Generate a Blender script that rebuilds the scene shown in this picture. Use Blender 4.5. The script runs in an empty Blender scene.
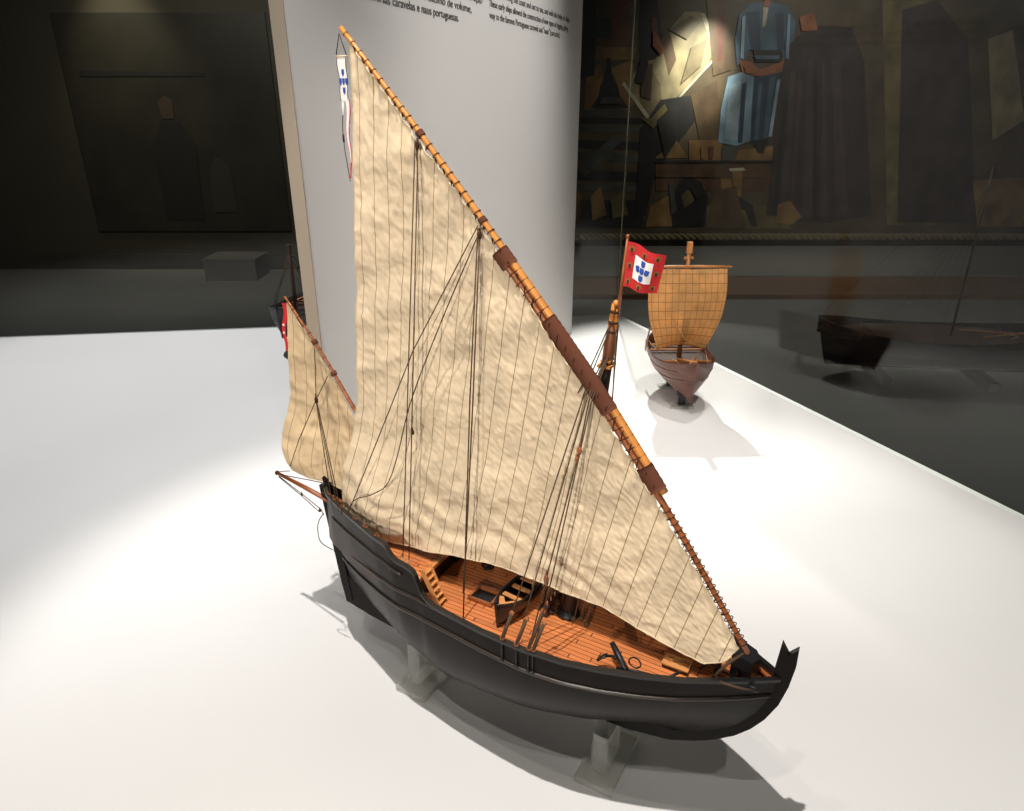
import bpy, math, random
from mathutils import Vector, Matrix, noise
random.seed(7)
C = bpy.context.scene.collection
PI = math.pi

# ---------------------------------------------------------------- materials
def lin(c):
    return tuple(((v/255)/12.92 if v/255 <= .04045 else (((v/255)+.055)/1.055)**2.4) for v in c) + (1.0,)
MATS = {}
def mat(name, col, rough=.6, metal=0, var=0., vscale=(20,20,20), bump=0., bscale=200., coat=0., spec=.5, translucent=0., emit=0.):
    if name in MATS: return MATS[name]
    m = bpy.data.materials.new(name); m.use_nodes = True
    nt = m.node_tree; n = nt.nodes; l = nt.links
    p = n['Principled BSDF']
    p.inputs['Base Color'].default_value = lin(col)
    p.inputs['Roughness'].default_value = rough
    p.inputs['Metallic'].default_value = metal
    p.inputs['Specular IOR Level'].default_value = spec
    p.inputs['Coat Weight'].default_value = coat
    if emit:
        p.inputs['Emission Color'].default_value = lin(col); p.inputs['Emission Strength'].default_value = emit
    if var or bump:
        tc = n.new('ShaderNodeTexCoord'); mp = n.new('ShaderNodeMapping')
        mp.inputs['Scale'].default_value = vscale
        l.new(tc.outputs['Object'], mp.inputs['Vector'])
        if var:
            nz = n.new('ShaderNodeTexNoise'); nz.inputs['Scale'].default_value = 1; nz.inputs['Detail'].default_value = 5
            l.new(mp.outputs[0], nz.inputs['Vector'])
            r = n.new('ShaderNodeMapRange'); r.inputs['From Min'].default_value = .3; r.inputs['From Max'].default_value = .7
            r.inputs['To Min'].default_value = 1-var; r.inputs['To Max'].default_value = 1+var
            l.new(nz.outputs[0], r.inputs['Value'])
            mx = n.new('ShaderNodeVectorMath'); mx.operation = 'SCALE'
            mx.inputs[0].default_value = lin(col)[:3]; l.new(r.outputs[0], mx.inputs['Scale'])
            l.new(mx.outputs[0], p.inputs['Base Color'])
        if bump:
            nz2 = n.new('ShaderNodeTexNoise'); nz2.inputs['Scale'].default_value = bscale; nz2.inputs['Detail'].default_value = 3
            l.new(tc.outputs['Object'], nz2.inputs['Vector'])
            b = n.new('ShaderNodeBump'); b.inputs['Strength'].default_value = bump; b.inputs['Distance'].default_value = .001
            l.new(nz2.outputs[0], b.inputs['Height']); l.new(b.outputs[0], p.inputs['Normal'])
    MATS[name] = m
    return m

def math_node(nt, op, a=None, b=None):
    x = nt.nodes.new('ShaderNodeMath'); x.operation = op
    for i, v in enumerate((a, b)):
        if v is None: continue
        if isinstance(v, (int, float)): x.inputs[i].default_value = v
        else: nt.links.new(v, x.inputs[i])
    return x.outputs[0]

def sail_mat(name, col, seam_col, nseam, seam_w, cross=0, mottle=.18, transl=.3):
    """woven canvas: cloth panels sewn along u, mottled, slightly translucent"""
    m = bpy.data.materials.new(name); m.use_nodes = True
    nt = m.node_tree; n = nt.nodes; l = nt.links
    p = n['Principled BSDF']; out = n['Material Output']
    p.inputs['Roughness'].default_value = .9; p.inputs['Specular IOR Level'].default_value = .15
    uv = n.new('ShaderNodeUVMap'); uv.uv_map = 'UVMap'
    sp = n.new('ShaderNodeSeparateXYZ'); l.new(uv.outputs[0], sp.inputs[0])
    fr = math_node(nt, 'FRACT', math_node(nt, 'MULTIPLY', sp.outputs[0], nseam))
    line = math_node(nt, 'LESS_THAN', math_node(nt, 'ABSOLUTE', math_node(nt, 'SUBTRACT', fr, .5)), seam_w)
    if cross:
        fr2 = math_node(nt, 'FRACT', math_node(nt, 'MULTIPLY', sp.outputs[1], cross))
        line2 = math_node(nt, 'LESS_THAN', math_node(nt, 'ABSOLUTE', math_node(nt, 'SUBTRACT', fr2, .5)), seam_w)
        line = math_node(nt, 'MAXIMUM', line, line2)
    tc = n.new('ShaderNodeTexCoord')
    nz = n.new('ShaderNodeTexNoise'); nz.inputs['Scale'].default_value = 18; nz.inputs['Detail'].default_value = 8; nz.inputs['Roughness'].default_value = .65
    l.new(tc.outputs['Object'], nz.inputs['Vector'])
    r = n.new('ShaderNodeMapRange'); r.inputs['From Min'].default_value = .3; r.inputs['From Max'].default_value = .7
    r.inputs['To Min'].default_value = 1-mottle; r.inputs['To Max'].default_value = 1+mottle*.6
    l.new(nz.outputs[0], r.inputs['Value'])
    sc = n.new('ShaderNodeVectorMath'); sc.operation = 'SCALE'; sc.inputs[0].default_value = lin(col)[:3]
    l.new(r.outputs[0], sc.inputs['Scale'])
    mx = n.new('ShaderNodeMix'); mx.data_type = 'RGBA'
    l.new(line, mx.inputs['Factor']); l.new(sc.outputs[0], mx.inputs['A']); mx.inputs['B'].default_value = lin(seam_col)
    l.new(mx.outputs['Result'], p.inputs['Base Color'])
    nb = n.new('ShaderNodeTexNoise'); nb.inputs['Scale'].default_value = 60; nb.inputs['Detail'].default_value = 6
    l.new(tc.outputs['Object'], nb.inputs['Vector'])
    b = n.new('ShaderNodeBump'); b.inputs['Strength'].default_value = .5; b.inputs['Distance'].default_value = .002
    l.new(nb.outputs[0], b.inputs['Height'])
    b2 = n.new('ShaderNodeBump'); b2.inputs['Strength'].default_value = .15; b2.inputs['Distance'].default_value = .001
    l.new(line, b2.inputs['Height']); l.new(b.outputs[0], b2.inputs['Normal'])
    l.new(b2.outputs[0], p.inputs['Normal'])
    tr = n.new('ShaderNodeBsdfTranslucent'); l.new(mx.outputs['Result'], tr.inputs['Color']); l.new(b2.outputs[0], tr.inputs['Normal'])
    ms = n.new('ShaderNodeMixShader'); ms.inputs[0].default_value = transl
    l.new(p.outputs[0], ms.inputs[1]); l.new(tr.outputs[0], ms.inputs[2]); l.new(ms.outputs[0], out.inputs['Surface'])
    return m

def plank_mat(name, col, width, length, dark, var=.25, axis='Y', rough=.62):
    """planks along object X, caulked seams every `width` along Y"""
    m = bpy.data.materials.new(name); m.use_nodes = True
    nt = m.node_tree; n = nt.nodes; l = nt.links
    p = n['Principled BSDF']; p.inputs['Roughness'].default_value = rough
    tc = n.new('ShaderNodeTexCoord'); sp = n.new('ShaderNodeSeparateXYZ'); l.new(tc.outputs['Object'], sp.inputs[0])
    along = sp.outputs['X'] if axis == 'Y' else sp.outputs['Y']
    across = sp.outputs[axis]
    a = math_node(nt, 'DIVIDE', across, width)
    idx = math_node(nt, 'FLOOR', a); fr = math_node(nt, 'FRACT', a)
    seam = math_node(nt, 'LESS_THAN', fr, .13)
    wn = n.new('ShaderNodeTexWhiteNoise'); wn.noise_dimensions = '1D'; l.new(idx, wn.inputs['W'])
    b = math_node(nt, 'ADD', math_node(nt, 'DIVIDE', along, length), math_node(nt, 'MULTIPLY', wn.outputs['Value'], 3.0))
    idx2 = math_node(nt, 'FLOOR', b)
    butt = math_node(nt, 'LESS_THAN', math_node(nt, 'FRACT', b), .012)
    wn2 = n.new('ShaderNodeTexWhiteNoise'); wn2.noise_dimensions = '2D'
    cb = n.new('ShaderNodeCombineXYZ'); l.new(idx, cb.inputs[0]); l.new(idx2, cb.inputs[1]); l.new(cb.outputs[0], wn2.inputs['Vector'])
    mp = n.new('ShaderNodeMapping'); mp.inputs['Scale'].default_value = (12, 160, 12) if axis == 'Y' else (160, 12, 12)
    l.new(tc.outputs['Object'], mp.inputs[0])
    nz = n.new('ShaderNodeTexNoise'); nz.inputs['Scale'].default_value = 1; nz.inputs['Detail'].default_value = 4; l.new(mp.outputs[0], nz.inputs['Vector'])
    v = math_node(nt, 'ADD', math_node(nt, 'MULTIPLY', wn2.outputs['Value'], var), math_node(nt, 'MULTIPLY', nz.outputs[0], .5))
    v = math_node(nt, 'ADD', v, .75-var/2)
    sc = n.new('ShaderNodeVectorMath'); sc.operation = 'SCALE'; sc.inputs[0].default_value = lin(col)[:3]; l.new(v, sc.inputs['Scale'])
    mx = n.new('ShaderNodeMix'); mx.data_type = 'RGBA'
    l.new(math_node(nt, 'MAXIMUM', seam, butt), mx.inputs['Factor']); l.new(sc.outputs[0], mx.inputs['A']); mx.inputs['B'].default_value = lin(dark)
    l.new(mx.outputs['Result'], p.inputs['Base Color'])
    return m

def glass_pane_mat():
    m = bpy.data.materials.new('case_glass'); m.use_nodes = True
    nt = m.node_tree; n = nt.nodes; l = nt.links
    n.remove(n['Principled BSDF'])
    t = n.new('ShaderNodeBsdfTransparent'); t.inputs[0].default_value = (.96, .98, .965, 1)
    g = n.new('ShaderNodeBsdfGlossy'); g.inputs['Roughness'].default_value = .04
    lw = n.new('ShaderNodeLayerWeight'); lw.inputs[0].default_value = .5
    f5 = math_node(nt, 'ADD', math_node(nt, 'MULTIPLY', math_node(nt, 'POWER', lw.outputs['Facing'], 5), .7), .02)
    ms = n.new('ShaderNodeMixShader')
    l.new(f5, ms.inputs[0]); l.new(t.outputs[0], ms.inputs[1]); l.new(g.outputs[0], ms.inputs[2])
    l.new(ms.outputs[0], n['Material Output'].inputs['Surface'])
    return m

def acrylic_mat():
    m = bpy.data.materials.new('clear_acrylic'); m.use_nodes = True
    p = m.node_tree.nodes['Principled BSDF']
    p.inputs['Base Color'].default_value = lin((252, 252, 246)); p.inputs['Roughness'].default_value = .06
    p.inputs['Transmission Weight'].default_value = .58; p.inputs['IOR'].default_value = 1.45
    n = m.node_tree.nodes; t = n.new('ShaderNodeBsdfTransparent'); t.inputs[0].default_value = (.93, .935, .91, 1)
    ms = n.new('ShaderNodeMixShader'); ms.inputs[0].default_value = .40
    m.node_tree.links.new(p.outputs[0], ms.inputs[1]); m.node_tree.links.new(t.outputs[0], ms.inputs[2]); m.node_tree.links.new(ms.outputs[0], n['Material Output'].inputs['Surface'])
    return m

# ---------------------------------------------------------------- mesh helpers
class MB:
    def __init__(s): s.v = []; s.f = []; s.mi = []; s.uv = {}
    def add(s, vs, fs, mi=0):
        o = len(s.v); s.v += [tuple(v) for v in vs]
        for f in fs: s.f.append(tuple(i+o for i in f)); s.mi.append(mi)
        return s
    def box(s, c, d, R=None, mi=0, taper=1.0):
        hx, hy, hz = d[0]/2, d[1]/2, d[2]/2
        vs = []
        for z in (-hz, hz):
            k = taper if z > 0 else 1
            for x, y in ((-hx,-hy),(hx,-hy),(hx,hy),(-hx,hy)):
                v = Vector((x*k, y*k, z))
                if R is not None: v = R @ v
                vs.append(v + Vector(c))
        return s.add(vs, [(3,2,1,0),(4,5,6,7),(0,1,5,4),(1,2,6,5),(2,3,7,6),(3,0,4,7)], mi)
    def tube(s, pts, r, seg=8, mi=0, closed=False):
        pts = [Vector(p) for p in pts]; n = len(pts)
        rs = r if isinstance(r, (list, tuple)) else [r]*n
        vs = []; prev = None
        for i, p in enumerate(pts):
            if closed: d = pts[(i+1) % n] - pts[i-1]
            else: d = pts[min(i+1, n-1)] - pts[max(i-1, 0)]
            d.normalize()
            if prev is None:
                a = Vector((0,0,1)) if abs(d.z) < .9 else Vector((1,0,0))
                u = d.cross(a).normalized()
            else:
                u = (prev - d*prev.dot(d)).normalized()
            prev = u; w = d.cross(u)
            for k in range(seg):
                t = 2*PI*k/seg; vs.append(p + (u*math.cos(t) + w*math.sin(t))*rs[i])
        fs = []
        for i in range(n if closed else n-1):
            for k in range(seg):
                a = i*seg+k; b = i*seg+(k+1) % seg; j = (i+1) % n
                fs.append((a, b, j*seg+(k+1) % seg, j*seg+k))
        if not closed:
            fs.append(tuple(range(seg))[::-1]); fs.append(tuple((n-1)*seg+k for k in range(seg)))
        return s.add(vs, fs, mi)
    def prism(s, poly, thick, f, mi=0):
        """poly of 2D points, f(a,b,c) -> 3D, c = +-thick/2"""
        n = len(poly)
        vs = [f(a, b, -thick/2) for a, b in poly] + [f(a, b, thick/2) for a, b in poly]
        fs = [tuple(range(n))[::-1], tuple(range(n, 2*n))] + [(i, (i+1) % n, n+(i+1) % n, n+i) for i in range(n)]
        return s.add(vs, fs, mi)
    def ball(s, c, r, sc=(1,1,1), seg=10, mi=0):
        vs = []; fs = []; m = seg//2
        for i in range(m+1):
            ph = PI*i/m
            for k in range(seg):
                t = 2*PI*k/seg
                vs.append((c[0]+r*sc[0]*math.sin(ph)*math.cos(t), c[1]+r*sc[1]*math.sin(ph)*math.sin(t), c[2]+r*sc[2]*math.cos(ph)))
        for i in range(m):
            for k in range(seg):
                fs.append((i*seg+k, (i+1)*seg+k, (i+1)*seg+(k+1) % seg, i*seg+(k+1) % seg))
        return s.add(vs, fs, mi)
    def build(s, name, mats, parent=None, smooth=False, uvs=None):
        me = bpy.data.meshes.new(name); me.from_pydata(s.v, [], s.f); me.update()
        if not isinstance(mats, (list, tuple)): mats = [mats]
        for m in mats: me.materials.append(m)
        for p, i in zip(me.polygons, s.mi): p.material_index = i; p.use_smooth = smooth
        if uvs:
            ul = me.uv_layers.new(name='UVMap')
            for lp in me.loops: ul.data[lp.index].uv = uvs[lp.vertex_index]
        o = bpy.data.objects.new(name, me); C.objects.link(o)
        if parent: o.parent = parent
        return o

def tag(o, label=None, cat=None, group=None, kind=None):
    if label: o['label'] = label
    if cat: o['category'] = cat
    if group: o['group'] = group
    if kind: o['kind'] = kind
    return o
def thing(name, label, cat, loc=(0,0,0), rz=0, group=None):
    o = bpy.data.objects.new(name, None); C.objects.link(o); o.location = loc; o.rotation_euler = (0,0,rz)
    o.empty_display_size = .05
    return tag(o, label, cat, group)
def interp(x, xs, ys):
    if x <= xs[0]: return ys[0]
    for i in range(1, len(xs)):
        if x <= xs[i]:
            t = (x-xs[i-1])/(xs[i]-xs[i-1]); return ys[i-1]+(ys[i]-ys[i-1])*t
    return ys[-1]
def curve(pts, n):
    """Catmull-Rom through pts, n samples per span"""
    P = [Vector(p) for p in pts]; out = []
    for i in range(len(P)-1):
        p0 = P[i-1] if i else P[0]*2-P[1]; p1 = P[i]; p2 = P[i+1]; p3 = P[i+2] if i+2 < len(P) else P[-1]*2-P[-2]
        for k in range(n):
            t = k/n
            out.append(.5*((2*p1)+(p2-p0)*t+(2*p0-5*p1+4*p2-p3)*t*t+(-p0+3*p1-3*p2+p3)*t**3))
    out.append(P[-1]); return out
def sample(path, t):
    """point at fraction t of a polyline's length"""
    L = [0]
    for a, b in zip(path, path[1:]): L.append(L[-1]+(Vector(b)-Vector(a)).length)
    d = t*L[-1]
    for i in range(1, len(path)):
        if d <= L[i] or i == len(path)-1:
            k = (d-L[i-1])/(L[i]-L[i-1]); return Vector(path[i-1]).lerp(Vector(path[i]), k), (Vector(path[i])-Vector(path[i-1])).normalized()
XZ = lambda a, b, c: (a, c, b)     # prism standing in the ship's centre plane

# palette
M_black = mat('ebonised_wood', (24, 18, 14), rough=.36, spec=.3, var=.12, vscale=(8, 60, 60), bump=.1, bscale=300)
M_black.node_tree.nodes['Principled BSDF'].inputs['IOR'].default_value = 1.27
M_walem = mat('wale_painted_highlight', (52, 43, 36), rough=.35)  # lighter brown paints in the highlight along the wales
M_blackrail = mat('black_rail_paint', (27, 26, 26), rough=.28)
M_inner = mat('dark_inner_wood', (48, 33, 26), rough=.5, var=.2, vscale=(10, 60, 60))
M_deck = plank_mat('deck_planks', (206, 120, 62), .0078, .16, (92, 44, 24), var=.28)
M_wood = mat('orange_varnished_wood', (206, 134, 62), rough=.35, var=.16, vscale=(12, 60, 60), coat=.3)
M_wood2 = mat('brown_varnished_wood', (150, 84, 42), rough=.38, var=.16, vscale=(12, 60, 60), coat=.2)
M_mast = mat('mast_wood', (118, 70, 42), rough=.4, var=.18, vscale=(60, 60, 10), coat=.2)
M_lightwood = mat('pale_boxwood', (204, 138, 78), rough=.5, var=.12, vscale=(30, 30, 30))
M_wrap = mat('brown_wrapping_cord', (98, 58, 42), rough=.9, spec=.2, bump=.6, bscale=500)
M_ring = mat('dark_lashing_cord', (60, 38, 26), rough=.9, spec=.2)
M_rope = mat('brown_rope', (84, 66, 52), rough=.95, spec=.15, bump=.5, bscale=900)
M_ropelight = mat('tan_rope', (188, 158, 112), rough=.85, bump=.5, bscale=900)
M_iron = mat('black_iron', (30, 30, 31), rough=.45, metal=.3)
M_canvas = sail_mat('aged_canvas', (240, 219, 186), (158, 132, 98), 26, .022, transl=.2)
M_canvas2 = sail_mat('aged_canvas_after_sail', (234, 208, 168), (158, 132, 98), 10, .02, transl=.25)
M_tan = sail_mat('tan_square_canvas', (234, 188, 128), (186, 138, 86), 12, .045, cross=9, mottle=.25, transl=.5)
M_bolt = mat('cream_bolt_rope', (212, 192, 156), rough=.9, bump=.4, bscale=900)
M_red = mat('red_flag_cloth', (196, 34, 36), rough=.8, var=.08)
M_white = mat('white_flag_cloth', (236, 232, 226), rough=.8)
M_blue = mat('blue_flag_paint', (40, 74, 158), rough=.8)
M_gold = mat('gold_flag_paint', (150, 96, 44), rough=.8)
M_brownmark = mat('dark_flag_paint', (70, 26, 22), rough=.8)
M_acrylic = acrylic_mat()
M_glass = glass_pane_mat()
# ---------------------------------------------------------------- the caravel (frame: X to the bow, Y to port, Z up)
HEAD = math.radians(-29.118)
ship = thing('caravel_model', 'large black hulled caravel model with two cream triangular sails, on two clear stands', 'model ship', (-.165, 1.01667, 0), HEAD)

BX = [-.208,-.177,-.12,-.08,-.03,.01,.05,.09,.144,.2,.269,.33,.385,.436,.486,.533,.568,.590,.606]
BY = [.006,.030,.053,.067,.085,.096,.100,.104,.112,.118,.121,.116,.104,.088,.069,.045,.025,.011,.001]
RX = [-.21,-.1,.007,.013,.021,.032,.050,.066,.071,.079,.088,.102,.2,.62]
RZ = [.372,.366,.364,.354,.346,.343,.342,.337,.320,.304,.295,.291,.290,.291]
KX = [-.18,-.12,-.05,.1,.3,.4,.5]
KZ = [.158,.124,.115,.102,.1,.104,.12]
QX = [-.21,-.12,-.05,.1,.25,.35,.436,.52,.6]
QQ = [1.0,1.25,1.9,3.3,2.4,1.8,1.45,1.2,1.1]
SBX = [(0,.470,.118),(.2,.527,.152),(.4,.563,.186),(.6,.584,.220),(.8,.598,.256),(1,.604,.291)]
def beam(x): return interp(x, BX, BY)
def railz(x): return interp(x, RX, RZ)
def fullness(tau, q): return max(0, 1-(1-tau)**2.5)**(1/q)
def hull_point(t, tau, side, inset=0.):
    xb = interp(tau, [a[0] for a in SBX], [a[1] for a in SBX]); zb = interp(tau, [a[0] for a in SBX], [a[2] for a in SBX])
    xs = -.164-.032*tau
    x = xs + (xb-xs)*t
    xt = -.208 + .812*t
    kz = interp(xt, KX, KZ); 
    k = max(0, (t-.80)/.20); k = k*k*(3-2*k)
    rz = railz(xt)
    z0 = kz+tau*(rz-kz); z = z0*(1-k)+zb*k
    q = interp(xt, QX, QQ)
    b = max(0, beam(xt)-inset)*fullness(tau, q)
    return Vector((x, side*b, z))
def hull_w(x, z):
    kz = interp(x, KX, KZ); rz = railz(x)
    return beam(x)*fullness(min(1, max(0, (z-kz)/(rz-kz))), interp(x, QX, QQ))
NS, NT = 150, 18
hm = MB()
for side in (-1, 1):
    vs = [hull_point(i/NS, (j/NT)**1.5, side) for i in range(NS+1) for j in range(NT+1)]
    fs = []
    for i in range(NS):
        for j in range(NT):
            a = i*(NT+1)+j; q = (a, a+NT+1, a+NT+2, a+1)
            fs.append(q if side < 0 else q[::-1])
    hm.add(vs, fs)
    # inner face of the bulwark, down past the deck
    vs = []
    for i in range(NS+1):
        t = i/NS; p = hull_point(t, 1, side, .004); 
        vs += [p, (p.x, side*max(0, hull_w(p.x, .262)-.004), .262)]
    vo = [hull_point(i/NS, 1, side) for i in range(NS+1)]
    fs = [((2*i, 2*i+1, 2*i+3, 2*i+2) if side < 0 else (2*i+2, 2*i+3, 2*i+1, 2*i)) for i in range(NS)]
    hm.add(vs, fs, 1)
    vs = []
    for i in range(NS+1): vs += [vo[i], hull_point(i/NS, 1, side, .004)]
    hm.add(vs, [((2*i, 2*i+1, 2*i+3, 2*i+2) if side < 0 else (2*i+2, 2*i+3, 2*i+1, 2*i)) for i in range(NS)])
# narrow stern closing
vs = []
for j in range(NT+1):
    tau = (j/NT)**1.5; vs += [hull_point(0, tau, -1), hull_point(0, tau, 1)]
hm.add(vs, [(2*j+1, 2*j, 2*j+2, 2*j+3) for j in range(NT)])
hull = hm.build('hull', [M_black, M_inner], ship, smooth=True)

def hull_at(x, z, side, out=0.):
    """point on the planking at length x and height z"""
    b = 0
    best = None
    for k in range(101):
        t = k/100
        # solve tau for this z at this t
        lo, hi = 0., 1.
        for _ in range(16):
            m = (lo+hi)/2
            if hull_point(t, m, side).z < z: lo = m
            else: hi = m
        p = hull_point(t, (lo+hi)/2, side)
        if best is not None and (p.x-x)*(best.x-x) <= 0:
            u = (x-best.x)/(p.x-best.x) if p.x != best.x else 0
            r = best.lerp(p, u); return Vector((r.x, r.y+side*out, z))
        best = p
    return Vector((best.x, best.y+side*out, z))
# rails and wales
def strip(path, w, h, name, m, parent=ship):
    """rectangular moulding swept along a path, w across (in Y), h high"""
    b = MB(); vs = []
    for p in path:
        vs += [(p[0], p[1]-w/2, p[2]-h/2), (p[0], p[1]+w/2, p[2]-h/2), (p[0], p[1]+w/2, p[2]+h/2), (p[0], p[1]-w/2, p[2]+h/2)]
    fs = []
    for i in range(len(path)-1):
        a = i*4
        for k in range(4): fs.append((a+k, a+(k+1) % 4, a+4+(k+1) % 4, a+4+k))
    n = len(vs); fs += [(3,2,1,0), (n-4,n-3,n-2,n-1)]
    b.add(vs, fs); return b.build(name, m, parent)
for side in (-1, 1):
    path = []
    for i in range(0, NS+1):
        p = hull_point(i/NS, 1, side); path.append(Vector((p.x, p.y, p.z+.0015)))
    strip(path, .0085, .0045, 'rail_cap', M_blackrail, ship)
    b = MB()
    wz = lambda x: interp(x, [-.17,-.139,-.013,.079,.15,.3,.44,.6], [.226,.233,.246,.253,.256,.253,.254,.262])
    b.tube([hull_at(x, wz(x), side, .0005) for x in [-.165+.76*i/60 for i in range(61)]], .0032, 6)
    b.build('wale', M_walem, hull, True)
    b = MB()
    b.tube([hull_at(x, interp(x, [-.17,-.136,-.008,.081,.14], [.262,.269,.286,.289,.289]), side, .0005) for x in [-.165+.30*i/30 for i in range(31)]], .0028, 6)
    b.build('wale', M_walem, hull, True)
    b = MB()
    b.tube([hull_at(x, interp(x, [-.17,-.1,0,.05], [.325,.326,.328,.322]), side, .0005) for x in [-.165+.21*i/24 for i in range(25)]], .0026, 6)
    b.build('wale', M_walem, hull, True)

# keel and stem, one plate with a swallow-tailed head
outer = [(-.176,.121),(-.12,.109),(-.05,.100),(.1,.091),(.3,.088),(.4,.094),(.467,.108),(.504,.126),(.532,.144),(.558,.166),(.578,.190),(.593,.215),(.607,.249),(.615,.285),(.619,.320),(.6185,.350),(.607,.336),(.597,.352)]
inner = [(.594,.31),(.594,.29),(.586,.25),(.570,.215),(.548,.182),(.515,.155),(.47,.130),(.3,.112),(0,.122),(-.12,.150),(-.172,.190)]
b = MB(); b.prism(outer+inner, .009, XZ); b.build('keel_and_stem', M_black, ship)
b = MB(); b.prism([(-.212,.366),(-.199,.370),(-.164,.128),(-.176,.121),(-.184,.16)], .007, XZ); b.build('rudder', M_black, ship)
b = MB(); b.prism([(-.200,.386),(-.192,.378),(-.158,.128),(-.168,.122)], .011, XZ); b.build('sternpost', M_black, ship)

# decks
def deck_mesh(x0, x1, z, name, m, camber=.003, inset=.0045):
    b = MB(); n = 70; vs = []; K = 10
    for i in range(n+1):
        x = x0+(x1-x0)*i/n; w = max(.0, min(beam(x), hull_w(x, z))*interp(x, [-.16,-.10,-.05,.02], [.5,.72,.86,1])-inset)
        for k in range(K+1):
            y = -w+2*w*k/K
            vs.append((x, y, z+camber*(1-(y/(w+1e-6))**2)*min(1, w/.08)))
    fs = [(i*(K+1)+k, (i+1)*(K+1)+k, (i+1)*(K+1)+k+1, i*(K+1)+k+1) for i in range(n) for k in range(K)]
    # underside
    o = len(vs); vs += [(x, y, zz-.004) for x, y, zz in vs[:o]]
    fs += [tuple(o+v for v in f[::-1]) for f in fs[:]]
    # aft and forward edges
    fs += [(k, k+1, o+k+1, o+k) for k in range(K)]
    fs += [(n*(K+1)+k+1, n*(K+1)+k, o+n*(K+1)+k, o+n*(K+1)+k+1) for k in range(K)]
    b.add(vs, fs); return b.build(name, m, ship)
deck_mesh(.06, .598, .2715, 'main_deck', M_deck)
deck_mesh(-.160, .068, .3135, 'quarterdeck', M_deck)
# edge beam of the quarterdeck and bulkhead with a doorway
b = MB(); w = beam(.07)-.006
b.box((.0690, 0, .3135), (.005, 2*w, .0065)); b.build('deck_beam', M_lightwood, ship)
b = MB(); b.box((.063, -w/2-.012, .290), (.003, w-.024, .042)); b.box((.063, w/2+.012, .290), (.003, w-.024, .042)); b.box((.063, 0, .305), (.003, .05, .012))
bh = b.build('bulkhead', M_inner, ship)
b = MB(); b.box((.060, 0, .284), (.003, .048, .032)); b.build('door', M_blackrail, bh)
# knees (curved dark brackets) on the port side of the waist
for xx in (.088, .135):
    b = MB(); b.tube(curve([(xx, .097, .274), (xx+.004, .082, .280), (xx+.014, .074, .288), (xx+.03, .078, .280), (xx+.036, .094, .274)], 5), .003, 6); b.build('iron_hoop', M_iron, ship, True)

cn = bpy.data.objects.new('cannon', None); C.objects.link(cn); cn.parent = ship
b = MB(); b.tube([(.150,.046,.287),(.153,.060,.288),(.156,.082,.289),(.157,.098,.290)], [.0062,.0058,.0046,.0052], 10); b.ball((.149,.041,.287), .003); b.build('barrel', M_iron, cn, True)
b = MB(); b.box((.1455,.066,.280), (.003,.036,.009)); b.box((.160,.066,.280), (.003,.036,.009)); b.box((.153,.066,.277), (.013,.034,.003)); b.build('carriage', M_inner, cn)
for dx in (-.0105, .0105):
    for dy in (.054, .078):
        b = MB(); b.tube([(.153+dx-.001, dy, .2775), (.153+dx+.001, dy, .2775)], .0038, 10); b.build('wheel', M_iron, cn)
b = MB(); b.tube(curve([(.118,.030,.277),(.128,.042,.276),(.118,.052,.277),(.108,.042,.277),(.117,.033,.279),(.124,.043,.279),(.116,.049,.279)], 5), .0022, 6); b.build('rope_coil', M_iron, ship, True)
# ladder
lad = bpy.data.objects.new('ladder', None); C.objects.link(lad); lad.parent = ship
top = Vector((.0745, -.076, .334)); bot = Vector((.1045, -.076, .2745))
for dy in (-.0095, .0095):
    b = MB(); d = bot-top
    b.prism([(top.x-.004, top.z), (top.x+.004, top.z+.001), (bot.x+.004, bot.z), (bot.x-.005, bot.z)], .0022, lambda a, c, e, dy=dy: (a, top.y+dy+e, c)); b.build('side_rail', M_lightwood, lad)
for k in range(6):
    p = top.lerp(bot, (k+.75)/6.2)
    b = MB(); b.box((p.x, p.y, p.z), (.0085, .018, .0016)); b.build('step', M_lightwood, lad)

# hatches
def hatch(x0, x1, y0, y1, z, h, name, closed):
    e = bpy.data.objects.new(name, None); C.objects.link(e); e.parent = ship
    b = MB(); w = .004
    b.box(((x0+x1)/2, y0, z+h/2), (x1-x0+w, w, h)); b.box(((x0+x1)/2, y1, z+h/2), (x1-x0+w, w, h))
    b.box((x0, (y0+y1)/2, z+h/2), (w, y1-y0, h)); b.box((x1, (y0+y1)/2, z+h/2), (w, y1-y0, h))
    b.build('coaming', M_wood2 if not closed else M_inner, e)
    b = MB()
    if closed:
        b.box(((x0+x1)/2, (y0+y1)/2, z+h+.001), (x1-x0+.006, y1-y0+.006, .002)); b.box(((x0+x1)/2-.008, (y0+y1)/2, z+h+.003), (.006, .0015, .002)); b.box(((x0+x1)/2+.010, (y0+y1)/2, z+h+.003), (.006, .0015, .002))
        b.build('hatch_cover', M_lightwood, e)
    else:
        b.box(((x0+x1)/2, (y0+y1)/2, z+.0012), (x1-x0-.004, y1-y0-.004, .0018)); b.build('hatch_opening', M_iron, e)
hatch(.136, .176, -.046, -.014, .2725, .008, 'cargo_hatch', False)
hatch(.454, .486, -.037, -.019, .272, .008, 'fore_hatch', True)

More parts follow.
